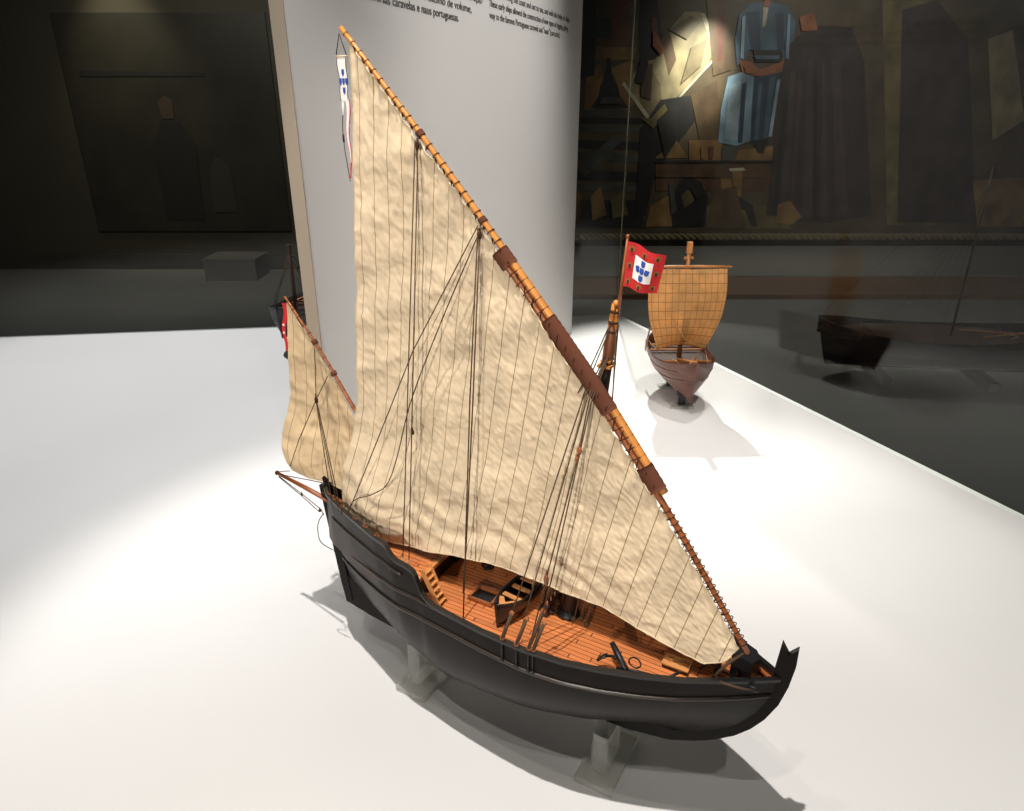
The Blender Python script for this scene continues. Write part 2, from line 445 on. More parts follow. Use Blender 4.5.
# the ship's boat, stowed athwart, bow to starboard
boat = bpy.data.objects.new('rowing_boat', None); C.objects.link(boat); boat.parent = ship
boat.location = (.209, -.082, .2735); boat.scale = (.92, .88, 1.15); boat.rotation_euler = (0, 0, math.radians(83))
def bp(t, tau, s):   # local: X from bow 0 to stern .12
    L = .12; x = L*t - .004*(tau)*(1-t)
    bw = .024*min(1, (t/.38))**.62*(1-.22*max(0, (t-.6)/.4)**2) if t > 0 else 0
    y = s*bw*(1-(1-tau)**2.2)**.62
    sheer = .031+.008*(1-t/.4)**2*(t < .4)+.004*max(0, (t-.7)/.3)
    return Vector((x, y, .001+tau*sheer+.004*(1-tau)*max(0, 1-t/.12)))
b = MB()
for s in (-1, 1):
    vs = [bp(i/24, j/8, s) for i in range(25) for j in range(9)]
    b.add(vs, [((i*9+j, (i+1)*9+j, (i+1)*9+j+1, i*9+j+1) if s < 0 else (i*9+j+1, (i+1)*9+j+1, (i+1)*9+j, i*9+j)) for i in range(24) for j in range(8)])
vs = []
for j in range(9): vs += [bp(1, j/8, -1), bp(1, j/8, 1)]
b.add(vs, [(2*j, 2*j+1, 2*j+3, 2*j+2) for j in range(8)])
bo = b.build('boat_hull', M_blackrail, boat, True)
md = bo.modifiers.new('thick', 'SOLIDIFY'); md.thickness = .0016; md.offset = 0
for s in (-1, 1):
    b = MB(); b.tube([bp(i/24, 1, s) for i in range(25)], .0019, 6); b.build('gunwale', M_blackrail, boat, True)
b = MB(); b.prism([(0,.001),(.004,.001),(.002,.043),(-.006,.045)], .004, XZ); b.build('boat_stem', M_blackrail, boat)
b = MB(); b.prism([(.004, 0), (.030, -.0185), (.032, -.010), (.022, 0), (.032, .010), (.030, .0185)], .002, lambda a, c, e: (a, c, .030+e)); b.build('foredeck', M_lightwood, boat)
for xx in (.045, .072, .098):
    b = MB(); b.box((xx, 0, .0265), (.009, .043, .0016)); b.build('thwart', M_lightwood, boat)
b = MB()
for y in (-.012, -.004, .004, .012): b.box((.062, y, .0075), (.092, .0065, .0012))
b.build('floor_board', M_wood2, boat)

# anchor leaning on the starboard rail
anc = bpy.data.objects.new('anchor', None); C.objects.link(anc); anc.parent = ship
b = MB(); b.tube([(.384,-.060,.304), (.398,-.071,.296), (.416,-.086,.291)], [.0040,.0052,.0040], 8); b.build('anchor_stock', M_iron, anc, True)
b = MB(); b.tube([(.402,-.088,.290), (.432,-.078,.288), (.468,-.066,.282)], .0021, 6); b.build('anchor_shank', M_iron, anc, True)
b = MB(); b.tube([(.424+.0085*math.cos(a), -.076, .299+.0085*math.sin(a)) for a in [2*PI*k/20 for k in range(20)]], .0011, 6, closed=True); b.build('anchor_ring', M_iron, anc, True)
b = MB(); b.tube(curve([(.372,-.084,.286), (.380,-.078,.292), (.392,-.078,.298), (.398,-.082,.300)], 4), .0022, 6); b.prism([(0,0),(.012,-.006),(.012,.006)], .002, lambda a, c, e: (.372+a, -.082+c, .290+e+a*.7)); b.build('anchor_fluke', M_iron, anc, True)
b = MB(); b.tube(curve([(.462,-.074,.280), (.468,-.064,.282), (.474,-.056,.284), (.482,-.052,.290)], 4), .0022, 6); b.build('anchor_arm', M_iron, anc, True)

# bow fittings
b = MB(); b.prism([(.600,.0),(.572,.018),(.566,.018),(.588,.0),(.566,-.018),(.572,-.018)], .003, lambda a, c, e: (a, c, .2835+e)); b.build('breasthook', M_wood2, ship)
b = MB(); b.prism([(.538,-.004),(.538,.034),(.566,.020),(.574,.006),(.566,-.010)], .034, lambda a, c, e: (a, c, .291+e)); b.build('bow_shade_block', M_iron, ship)  # dark block added for the shaded bulwark inside and black structure at the bow
b = MB(); b.box((.545, .0, .282), (.006, .060, .008)); b.build('bow_beam', M_blackrail, ship)
b = MB(); b.box((.523, -.012, .284), (.008, .008, .024)); b.ball((.523, -.012, .297), .005); b.build('bitt', M_iron, ship)
b = MB(); b.box((.545, .022, .292), (.010, .008, .034)); b.ball((.545, .022, .310), .006); b.build('bitt', M_iron, ship)
b = MB(); b.tube(curve([(.50,-.02,.277), (.512,0,.279), (.522,.016,.279), (.54,.012,.280), (.548,-.008,.279), (.530,-.014,.281), (.515,-.008,.283), (.512,.004,.281)], 5), .0016, 6); b.build('rope_coil', M_rope, ship, True)
b = MB(); b.tube(curve([(.470,.01,.277), (.482,.006,.279), (.490,.014,.278), (.500,.008,.279), (.506,-.004,.280)], 5), .0026, 6); b.build('rope_coil', M_iron, ship, True)
b = MB(); b.tube([(.556,-.030,.340), (.538,-.035,.316), (.522,-.040,.288)], .0020, 7); b.build('tack_tackle', M_rope, ship, True)
b = MB(); b.tube([(.522,-.040,.288), (.541,-.052,.297), (.560,-.050,.297), (.576,-.036,.288)], .0016, 7); b.build('rope', M_rope, ship, True)
b = MB(); b.ball((.574,-.0305,.285), .0055, (1.5,.5,.8)); b.build('deadeye', M_iron, ship, True)

# poop fittings: taff rail, tiller, cleats
b = MB(); b.box((-.188, 0, .372), (.006, .036, .008)); b.build('stern_rail', M_black, ship)
b = MB(); b.tube([(-.205,0,.352), (-.15,.004,.335), (-.12,.006,.331)], [.004,.003,.0025], 8); b.build('tiller', M_wood2, ship, True)
for x in (-.165, -.145, -.118, -.075, -.045, -.012):
    b = MB(); y = -beam(x)+.006; b.box((x, y, railz(x)+.003), (.010, .004, .003)); b.tube([(x, y, railz(x)), (x, y, railz(x)+.009)], .0015, 6); b.build('belaying_pin', M_mast, ship)

# ---------------------------------------------------------------- main mast
MB0 = Vector((.289, 0, .272)); MT = Vector((.3385, 0, .785)); md_ = (MT-MB0).normalized()
def along_mast(z): 
    t = (z-MB0.z)/(MT.z-MB0.z); return MB0.lerp(MT, t)
mast = MB(); mast.tube([along_mast(z) for z in (.272,.40,.60,.70)], [.0112,.0105,.0085,.0072], 14)
mo = mast.build('main_mast', M_inner, ship, True)
b = MB(); b.tube([along_mast(z) for z in (.272,.280,.285)], [.020,.018,.013], 12); b.build('mast_coat', M_iron, mo, True)
b = MB(); b.tube([along_mast(z) for z in (.690,.700,.722,.742,.750)], [.0072,.0078,.0080,.0058,.0042], 8); b.build('mast_hounds', M_mast, mo, True)
b = MB()
c0 = along_mast(.692); b.box(c0, (.018, .022, .0035)); c0 = along_mast(.699); b.box(c0, (.013, .017, .0022)); b.build('crosstree', M_wood, mo)
b = MB(); 
b.tube([along_mast(z)+Vector((-.0028,0,0)) for z in (.735,.742,.766,.774)], [.0030,.0036,.0032,.0026], 8)
b.tube([along_mast(z)+Vector((.0034,0,0)) for z in (.735,.742,.762,.768)], [.0026,.0032,.0028,.0020], 8)
b.build('masthead', M_wood, mo, True)
for z in (.738, .750, .764):
    b = MB(); c0 = along_mast(z); d = md_
    b.tube([c0-d*.0014, c0+d*.0014], .0066, 12); b.build('mast_band', M_ring, mo, True)
b = MB(); b.ball(along_mast(.775), .0042); b.build('mast_cap', M_wood, mo, True)
FP = [Vector((.3405,0,.756)), Vector((.3470,0,.858))]
b = MB(); b.tube(FP, [.0025,.0014], 8); b.ball(FP[1], .0023); b.build('flagpole', M_wood2, ship, True)

# flag
def flag_pt(a, bb, off=0.):
    TL, TR, BR, BL = Vector((.3465,0,.852)), Vector((.396,0,.838)), Vector((.387,0,.791)), Vector((.3440,0,.797))
    p = TL.lerp(TR, a).lerp(BL.lerp(BR, a), bb)
    p.y = .004*math.sin(a*6.5+bb*1.5)*min(1, a*3) + off
    p.z += .0012*math.sin(a*8)
    return p
b = MB(); n = 18
for off, flip in ((.0003, 1), (-.0003, 0)):
    vs = [flag_pt(i/n, j/n, off) for i in range(n+1) for j in range(n+1)]
    fs = [(i*(n+1)+j, i*(n+1)+j+1, (i+1)*(n+1)+j+1, (i+1)*(n+1)+j) for i in range(n) for j in range(n)]
    if flip: fs = [f[::-1] for f in fs]
    b.add(vs, fs)
flag = b.build('flag', M_red, ship, True); tag(flag, 'red square flag with white centre and blue shields')
def flag_patch(poly, m, name, par, k=1):
    for s in (-1, 1):
        b = MB(); vs = [flag_pt(x, y, s*(.0003+.0003*k)) for x, y in poly]; cx = sum(p[0] for p in poly)/len(poly); cy = sum(p[1] for p in poly)/len(poly)
        vs.append(flag_pt(cx, cy, s*(.0003+.0003*k))); N = len(poly)
        MBX.add(vs, [((i, (i+1) % N, N) if s < 0 else ((i+1) % N, i, N)) for i in range(N)])
def dens(poly, k=6):
    out = []
    for i in range(len(poly)):
        a = poly[i]; c = poly[(i+1) % len(poly)]
        for j in range(k): out.append((a[0]+(c[0]-a[0])*j/k, a[1]+(c[1]-a[1])*j/k))
    return out
# white field as a gridded patch so it follows the waves
b = MB()
for s in (-1, 1):
    vs = [flag_pt(.25+.52*i/10, .25+.52*j/10, s*.0007) for i in range(11) for j in range(11)]
    fs = [(i*11+j, i*11+j+1, (i+1)*11+j+1, (i+1)*11+j) for i in range(10) for j in range(10)]
    b.add(vs, fs if s < 0 else [f[::-1] for f in fs])
b.build('white_field', M_white, flag, True)
def shield(cx, cy, w, h, rot=0):
    pts = [(-w/2,-h/2),(w/2,-h/2),(w/2,h*.12),(w*.38,h*.36),(0,h/2),(-w*.38,h*.36),(-w/2,h*.12)]
    c_, s_ = math.cos(rot), math.sin(rot)
    return [(cx+x*c_-y*s_, cy+x*s_+y*c_) for x, y in pts]
for cx, cy, r in ((.51,.345,0),(.51,.51,0),(.51,.68,0),(.375,.51,-.25),(.645,.51,.25)):
    MBX = MB(); flag_patch(shield(cx, cy, .125, .145, r), 0, 0, 0, 3); MBX.build('blue_shield', M_blue, flag)
for cx, cy in ((.15,.14),(.50,.13),(.85,.13),(.14,.50),(.88,.50),(.15,.86),(.50,.88),(.86,.87)):
    MBX = MB(); flag_patch([(cx-.07,cy-.06),(cx-.035,cy-.02),(cx,cy-.08),(cx+.035,cy-.02),(cx+.07,cy-.06),(cx+.06,cy+.06),(cx-.06,cy+.06)], 0, 0, 0, 2); co = MBX.build('castle_emblem', M_gold, flag)
    MBX = MB(); flag_patch([(cx-.03,cy-.02),(cx+.03,cy-.02),(cx+.03,cy+.06),(cx-.03,cy+.06)], 0, 0, 0, 4); MBX.build('castle_gate', M_brownmark, co)

# ---------------------------------------------------------------- main yard (two spars fished together)
YU = curve([(-.044,-.031,1.093),(.072,-.031,.969),(.201,-.031,.825),(.275,-.031,.740),(.337,-.031,.667),(.430,-.031,.545)], 6)
YL = curve([(.185,-.031,.829),(.232,-.031,.775),(.276,-.031,.722),(.335,-.031,.652),(.416,-.031,.547),(.485,-.031,.451),(.560,-.031,.341)], 6)
def taper(n, a, m, c): return [a+(m-a)*min(1, 2*i/(n-1)) if i < (n-1)/2 else m+(c-m)*(2*i/(n-1)-1) for i in range(n)]
b = MB(); b.tube(YU, [.0030+.0026*min(1, i/(len(YU)-1)/.6) for i in range(len(YU))], 12)
yard = b.build('main_yard', M_wood, ship, True)
b = MB(); b.tube(YL, taper(len(YL), .0042, .0053, .0034), 12); b.build('lower_spar', M_wood2, yard, True)
# lashings
yaxis = YU[:]
allrings = []
for k in range(70):
    p, d = sample(YU if k < 48 else YL, (k+.7)/48.5 if k < 48 else .645+(k-48)*.0158)
    allrings.append((p, d, .0033+.0027*min(1, k/29) if k < 48 else .0056))
ring_me = None
for p, d, r in allrings:
    inboth = .19 < p.x < .425 and r < .0075 and not (p-allrings[48][0]).length < 1e-6 and allrings.index((p, d, r)) < 48
    b = MB()
    if ring_me is None:
        b.tube([Vector((math.cos(a), math.sin(a), 0)) for a in [2*PI*i/16 for i in range(16)]], .12, 6, closed=True)
        o = b.build('lashing', M_ring, yard, True); ring_me = o.data
    else:
        o = bpy.data.objects.new('lashing', ring_me); C.objects.link(o); o.parent = yard
    q = d.to_track_quat('Z', 'Y'); o.rotation_mode = 'QUATERNION'; o.rotation_quaternion = q
    if inboth:
        nrm = Vector((-d.z, 0, d.x)); nrm = nrm if nrm.z < 0 else -nrm
        o.location = p + nrm*.0055
        # stretched across both spars
        e = q.inverted() @ nrm
        o.scale = (r*1.72 if abs(e.x) > abs(e.y) else r*1.04, r*1.72 if abs(e.y) > abs(e.x) else r*1.04, r)
    else:
        o.location = p; o.scale = (r*1.06, r*1.06, r)
def wrap(x0, x1, rr, nm='cord_wrapping', both=True):
    pts = []
    n = max(6, int((x1-x0)/.0028))
    for i in range(n+1):
        x = x0+(x1-x0)*i/n
        zu = interp(x, [p.x for p in YU], [p.z for p in YU]); 
        d = Vector((1, 0, -1.18)).normalized(); nrm = Vector((-1.18, 0, -1)).normalized()
        pts.append(Vector((x, -.031, zu)) + nrm*(.006 if both else 0))
    b = MB(); vs = []; seg = 16; nrm = Vector((-1.18, 0, -1)).normalized()
    for i, p in enumerate(pts):
        k = 1+(.025 if i % 2 else -.02)
        for s in range(seg):
            a = 2*PI*s/seg; vs.append(p+nrm*math.cos(a)*rr*1.62*k*(1 if both else .62)+Vector((0,1,0))*math.sin(a)*rr*k)
    fs = [(i*seg+s, i*seg+(s+1) % seg, (i+1)*seg+(s+1) % seg, (i+1)*seg+s) for i in range(len(pts)-1) for s in range(seg)]
    fs += [tuple(range(seg)), tuple((len(pts)-1)*seg+s for s in range(seg))[::-1]]
    b.add(vs, fs); return b.build(nm, M_wrap, yard, True)
wrap(.192, .208, .0078); wrap(.262, .354, .0077); wrap(.404, .426, .0080)
for x in (.072, .163):
    wrap(x-.002, x+.003, .0056, 'cord_wrapping', False)

# ---------------------------------------------------------------- main sail
HX = [-.029,.072,.150,.200,.276,.335,.416,.485,.549]
HZ = [1.074,.961,.873,.814,.713,.643,.538,.443,.346]
FX = [-.132,-.108,-.053,-.010,.051,.11,.166,.22,.287,.351,.413,.472,.508,.533,.549]
FZ = [.361,.336,.333,.329,.333,.345,.349,.342,.335,.337,.321,.309,.303,.316,.345]
def leech(t): return (interp(t, [0,.22,.47,.70,.81,.93,1], [-.029,-.041,-.058,-.075,-.096,-.123,-.132]))
def sail_pt(s, t):
    hx = -.029+.578*s; lag = .103*(1-s)**.55
    fx = max(-.132, hx-lag)
    hz = interp(hx, HX, HZ); fz = interp(fx, FX, FZ)
    x = hx+(fx-hx)*t
    x += (leech(t)-(-.029-.103*t))*(1-s)**4
    z = hz+(fz-hz)*t
    return x, z
def sail_y(s, t, x, z):
    L = min(1, (1-s)*3.5)          # luff end held to the yard
    y = -.034
    y += .010*math.sin(PI*t)*L*math.sin(PI*min(1, s*1.15+.05))
    y += -.020*math.exp(-((s-.10)/.10)**2-((t-.90)/.10)**2)      # the full corner over the quarter
    y += .006*math.sin(s*9+t*2)*t*L
    # diagonal creases
    q = Vector((x*9+z*5, x*5-z*9, 0))
    y += .0060*noise.noise(Vector((q.x*.7, q.y*1.7, 1.3)))*L
    n1 = noise.noise(Vector((x*22+z*14, z*26-x*16, 4.1))); n2 = noise.noise(Vector((x*55-z*30, z*48+x*34, 7.7)))
    y += .0024*(abs(n1)**.8-.3) + .0010*(abs(n2)**.8-.3)
    y += .0009*noise.noise(Vector((x*150+z*60, z*140, 9.1)))
    # scallops between the lashings
    y += .0022*math.exp(-t*18)*math.sin(s*2*PI*34)
    # horizontal folds gathered above the foot
    y += .0014*math.exp(-((t-.88)/.12)**2)*math.sin(z*150+x*50+9*noise.noise(Vector((x*9, z*9, 0))))*L
    return y
NU, NV = 300, 200
vs = []; uvs = []
for i in range(NU+1):
    s = i/NU
    for j in range(NV+1):
        t = j/NV; x, z = sail_pt(s, t)
        vs.append((x, sail_y(s, t, x, z), z)); uvs.append((s, t))
fs = [(i*(NV+1)+j, i*(NV+1)+j+1, (i+1)*(NV+1)+j+1, (i+1)*(NV+1)+j) for i in range(NU) for j in range(NV)]
b = MB(); b.add(vs, fs)
msail = b.build('main_sail', M_canvas, ship, True, uvs)
md = msail.modifiers.new('cloth_thickness', 'SOLIDIFY'); md.thickness = .0008; md.offset = 0
def edge(get, n, r, name, m, par):
    b = MB(); b.tube([get(i/n) for i in range(n+1)], r, 6); return b.build(name, m, par, True)
def sp3(s, t):
    x, z = sail_pt(s, t); return Vector((x, sail_y(s, t, x, z), z))
edge(lambda k: sp3(k*.995, 1), 200, .0012, 'bolt_rope', M_bolt, msail)
edge(lambda k: sp3(0, k), 120, .0012, 'bolt_rope', M_bolt, msail)
edge(lambda k: sp3(k*.995, 0)+Vector((0,-.001,0)), 240, .0011, 'bolt_rope', M_bolt, msail)
# lacing from head rope to yard
for k in range(48):
    s = (k+.6)/49; a = sp3(s, 0.0); y_ = -.031
    zy = interp(a.x, [p.x for p in YU], [p.z for p in YU]) if a.x < .42 else interp(a.x, [p.x for p in YL], [p.z for p in YL])
    b = MB(); b.tube([a, Vector((a.x+.003, -.0395, (a.z+zy)/2+.003)), Vector((a.x+.004, -.037, zy-.006))], .0008, 5); b.build('lacing', M_ring, msail, True)

# ---------------------------------------------------------------- mizzen
mb = MB(); mb.tube([(-.075,.012,.314),(-.068,.012,.44),(-.062,.012,.51)], [.007,.006,.0045], 10); mb.build('mizzen_mast', M_mast, ship, True)
YM = curve([(-.241,0,.712),(-.175,0,.629),(-.107,0,.529),(-.055,0,.453),(.005,0,.375)], 5)
b = MB(); b.tube(YM, taper(len(YM), .0018, .0034, .0028), 10); myard = b.build('mizzen_yard', M_wood2, ship, True)
for k in range(26):
    p, d = sample(YM, (k+.6)/26.5)
    o = bpy.data.objects.new('lashing', ring_me); C.objects.link(o); o.parent = myard
    o.rotation_mode = 'QUATERNION'; o.rotation_quaternion = d.to_track_quat('Z', 'Y'); o.location = p; o.scale = (.0034, .0034, .0034)
for t in (.215, .36):
    p, d = sample(YM, t); b = MB(); b.tube([p-d*.004, p, p+d*.004], [.0048,.0052,.0048], 10); b.build('cord_wrapping', M_wrap, myard, True)
def mz_pt(s, t):
    hx = interp(s, [0,.3,.6,.85,1], [-.238,-.177,-.115,-.067,-.02]); hz = interp(hx, [-.238,-.177,-.115,-.067,-.02], [.703,.620,.523,.449,.397])
    fx = interp(s, [0,.18,.36,.55,.8,1], [-.278,-.236,-.200,-.153,-.08,-.02]); fz = interp(fx, [-.278,-.236,-.200,-.153,-.073,-.02], [.378,.373,.374,.368,.373,.388])
    lx = interp(t, [0,.25,.53,.82,.9,1], [-.238,-.250,-.264,-.293,-.291,-.278])-(-.238-.04*t)
    x = hx+(fx-hx)*t+lx*(1-s)**3; z = hz+(fz-hz)*t
    y = .001+.008*math.sin(PI*t)*math.sin(PI*min(1, s+.15))+.004*noise.noise(Vector((x*22+z*14, z*20-x*10, 2)))+.002*noise.noise(Vector((x*70, z*60, 6)))
    y -= .010*math.exp(-((s-.1)/.2)**2-((t-.85)/.15)**2)
    return Vector((x, y, z))
NU, NV = 120, 120
vs = [mz_pt(i/NU, j/NV) for i in range(NU+1) for j in range(NV+1)]; uvs = [(i/NU, j/NV) for i in range(NU+1) for j in range(NV+1)]
b = MB(); b.add(vs, [(i*(NV+1)+j, i*(NV+1)+j+1, (i+1)*(NV+1)+j+1, (i+1)*(NV+1)+j) for i in range(NU) for j in range(NV)])
mzs = b.build('mizzen_sail', M_canvas2, ship, True, uvs)
md = mzs.modifiers.new('cloth_thickness', 'SOLIDIFY'); md.thickness = .0008; md.offset = 0
edge(lambda k: mz_pt(k, 1), 80, .001, 'bolt_rope', M_bolt, mzs); edge(lambda k: mz_pt(0, k), 80, .001, 'bolt_rope', M_bolt, mzs)
# red banner hanging behind the mizzen peak
b = MB(); vs = []
for i in range(21):
    t = i/20; x = -.2475-.010*t+.0025*math.sin(t*9); z = .699-.085*t; w = .0055*(1-.5*t)
    for dy in (.0025, .0031): vs += [(x-w, dy+.001*math.sin(t*7), z), (x+w, dy+.001*math.sin(t*7), z)]
b.add(vs, [f for i in range(20) for f in ((4*i, 4*i+4, 4*i+5, 4*i+1), (4*i+3, 4*i+7, 4*i+6, 4*i+2), (4*i, 4*i+2, 4*i+6, 4*i+4), (4*i+1, 4*i+5, 4*i+7, 4*i+3))])
rb = b.build('banner', M_red, ship); tag(rb, 'narrow red banner with white dots')
for z in (.661, .647):
    b = MB(); b.ball((-.2500-(.699-z)*.1, .0012, z), .0022, (1,.4,1)); b.build('white_dot', M_white, rb)

# boomkin over the stern
b = MB(); b.tube([(-.322,0,.360),(-.255,0,.348),(-.185,0,.334)], [.0030,.0042,.0050], 10); b.build('boomkin', M_wood2, ship, True)
b = MB(); b.ball((-.322,0,.360), .0045); b.build('boomkin_cap', M_ring, ship, True)

# peak pennant
pen = bpy.data.objects.new('pennant', None); C.objects.link(pen); pen.parent = ship; tag(pen, 'white pennant with blue shields and long forked red edged tails')
PX = -.0440; PYo = -.034
b = MB(); b.tube([(-.0540,PYo,1.060),(-.0350,PYo,1.060)], .0012, 6); b.build('spreader', M_bolt, pen, True)
b = MB(); b.tube([(-.0535,PYo,1.0605),(-.046,-.033,1.086),(-.0355,PYo,1.0605)], .0007, 5); b.build('cord', M_ring, pen, True)
def ribbon(pts, ws, m, name, y, par, th=.0006):
    vs = []
    for (x, z), w in zip(pts, ws):
        vs += [(x-w/2, y, z), (x+w/2, y, z), (x+w/2, y+th, z), (x-w/2, y+th, z)]
    fs = []
    for i in range(len(pts)-1):
        for k in range(4): fs.append((4*i+k, 4*i+4+k, 4*i+4+(k+1) % 4, 4*i+(k+1) % 4))
    fs += [(0,1,2,3), (len(vs)-1, len(vs)-2, len(vs)-3, len(vs)-4)]
    return MB().add(vs, fs).build(name, m, par)
body = [(PX-.0005-.001*math.sin(k*.9), 1.0595-.0525*k/10) for k in range(11)]
ribbon(body, [.0150-.0003*k for k in range(11)], M_white, 'pennant_cloth', PYo-.0003, pen)
tail = [(PX+.0024-.00015*k+.0016*math.sin(k*.42+.5), 1.009-.100*k/24) for k in range(25)]
ribbon(tail, [.0075*(1-k/26)+.0006 for k in range(25)], M_red, 'red_tail', PYo, pen)
ribbon([(x, z) for x, z in tail[:20]], [.0058*(1-k/22)+.0002 for k in range(20)], M_white, 'white_tail', PYo-.0006, pen)
tail2 = [(PX-.0045-.0002*k, 1.009-.020*k/8) for k in range(9)]
ribbon(tail2, [.0062*(1-k/8.5) for k in range(9)], M_white, 'short_tail', PYo, pen)
b = MB(); b.tube(curve([(-.0505,PYo,.990),(-.0530,PYo,.975),(-.0530,PYo,.958),(-.0525,PYo,.945),(-.050,PYo,.925),(-.0475,PYo,.905)], 4), .0006, 5); b.build('tail_edge', M_ring, pen, True)
b = MB(); b.tube([(-.0532,PYo,.966),(-.0530,PYo,.956)], .0014, 5); b.build('tail_tip', M_ring, pen, True)
for s in (-1, 1):
    b = MB(); b.tube([(x+s*w/2, PYo-.0004, z) for (x, z), w in zip(body, [.0150-.0003*k for k in range(11)])], .0005, 5); b.build('hem', M_brownmark, pen, True)
for dx, dz in ((0,0),(0,.0105),(0,-.0110),(-.0050,0),(.0050,0)):
    b = MB(); b.prism([(-.0021,.0042),(.0021,.0042),(.0021,-.001),(0,-.0044),(-.0021,-.001)], .0003, lambda a, c, e: (PX+dx+a, PYo-.0006+e, 1.030+dz+c)); b.build('blue_shield', M_blue, pen)

# ---------------------------------------------------------------- rigging
ROPES = [
('halyard',[(0.077,-0.042,0.965),(0.042,-0.075,0.331)]),
('halyard',[(0.072,-0.042,0.961),(0.030,-0.075,0.331)]),
('vang',[(0.163,-0.042,0.862),(0.060,-0.055,0.684),(-0.084,-0.070,0.378)]),
('vang',[(0.168,-0.042,0.860),(0.104,-0.050,0.726),(0.050,-0.055,0.603),(0.021,-0.060,0.507),(-0.003,-0.060,0.453),(-0.032,-0.063,0.428),(-0.069,-0.065,0.408),(-0.085,-0.070,0.382)]),
('yard_tackle',[(0.163,-0.042,0.859),(0.156,-0.060,0.629),(0.153,-0.090,0.275)]),
('yard_tackle',[(0.166,-0.042,0.859),(0.157,-0.054,0.625),(0.144,-0.062,0.389),(0.138,-0.066,0.300)]),
('shroud',[(0.330,-0.005,0.707),(0.318,-0.049,0.657),(0.262,-0.100,0.392),(0.240,-0.119,0.290)]),
('shroud',[(0.331,-0.005,0.707),(0.324,-0.049,0.658),(0.279,-0.100,0.391),(0.264,-0.121,0.293)]),
('shroud',[(0.332,-0.005,0.707),(0.327,-0.049,0.658),(0.321,-0.060,0.588),(0.300,-0.100,0.419),(0.283,-0.121,0.294)]),
('shroud',[(0.334,-0.005,0.708),(0.330,-0.049,0.656),(0.308,-0.100,0.422),(0.290,-0.121,0.295)]),
('shroud',[(0.330,0.005,0.745),(0.240,0.119,0.293)]),
('shroud',[(0.336,0.005,0.745),(0.264,0.121,0.293)]),
('shroud',[(0.340,0.005,0.745),(0.290,0.121,0.293)]),
('stay',[(0.341,-0.004,0.742),(0.345,-0.012,0.640),(0.350,-.018,0.560)]),
('stay',[(0.333,-0.006,0.742),(0.322,-0.030,0.690),(0.316,-.045,0.657)]),
('stay',[(0.332,-0.008,0.744),(0.318,-0.030,0.692),(0.310,-.045,0.664)]),
('mizzen_vang',[(-0.177,-0.010,0.633),(-0.171,-0.025,0.553),(-0.109,-0.058,0.363)]),
('mizzen_vang',[(-0.153,-0.010,0.592),(-0.169,-0.025,0.554),(-0.230,-0.020,0.460),(-0.268,-0.014,0.395)]),
('mizzen_vang',[(-0.172,-0.025,0.550),(-0.144,-0.043,0.366)]),
('mizzen_vang',[(-0.172,-0.025,0.546),(-0.122,-0.052,0.363)]),
('mizzen_sheet',[(-0.320,0.000,0.362),(-0.300,-0.006,0.372),(-0.276,-0.010,0.381)]),
('boomkin_stay',[(-0.320,-0.000,0.358),(-0.189,-0.016,0.383)]),
('boomkin_tackle',[(-0.319,0.000,0.354),(-0.252,-0.010,0.339),(-0.200,-0.017,0.325),(-0.182,-0.030,0.326)]),
('boomkin_tackle',[(-0.319,0.000,0.352),(-0.252,-0.010,0.334),(-0.205,-0.017,0.318)]),
('rudder_rope',[(-0.178,-0.033,0.332),(-0.192,-0.033,0.312),(-0.201,-0.030,0.288),(-0.197,-0.030,0.263),(-0.169,-0.030,0.255)]),
]
for nm, pts in ROPES:
    path = curve(pts, 6) if len(pts) > 3 and nm in ('vang', 'rudder_rope') else pts
    b = MB(); b.tube(path, .00085 if nm not in ('shroud', 'yard_tackle') else .0010, 6); b.build(nm, M_rope, ship, True)
def block(p, r, name='pulley_block', m=M_ring, el=1.5):
    b = MB(); b.ball(p, r, (.8, .6, el)); b.tube([Vector(p)+Vector((0,0,r*el)), Vector(p)+Vector((0,0,r*el*1.7))], r*.25, 5); b.build(name, m, ship, True)
block((.323,-.062,.593), .0042, m=M_wood2); block((.320,-.063,.580), .0034, m=M_wood2)
block((.299,-.102,.408), .0050, m=M_mast, el=2.0)
block((-.170,-.026,.550), .0045); block((.166,-.043,.850), .0038); block((.076,-.043,.955), .0036)
block((-.252,-.010,.338), .0032, el=1); block((-.203,-.017,.322), .0036, el=1)
block((.0585,-.0655,.560), .003)
# shroud feet: deadeye pair, lanyard, chain
for x, dz in ((.240, .050), (.246, .03), (.264, .050), (.283, .070), (.290, .052)):
    if dz == .03: continue
    y = -beam(x)-.001
    tp = Vector((x+.22*dz, y+.18*dz, .290+dz)); bt = Vector((x, y, .297))
    b = MB(); b.tube([bt, tp], .0028, 7); b.build('lanyard', M_rope, ship, True)
    for q in (tp, bt): 
        b = MB(); b.ball(q, .0042, (1,.6,1)); b.build('deadeye', M_wood2, ship, True)
    b = MB(); b.tube([(x, -beam(x)-.0015, .294), hull_at(x, .258, -1, .0025)], .0016, 6); b.ball(hull_at(x, .258, -1, .0025), .003); b.build('chainplate', M_iron, ship, True)
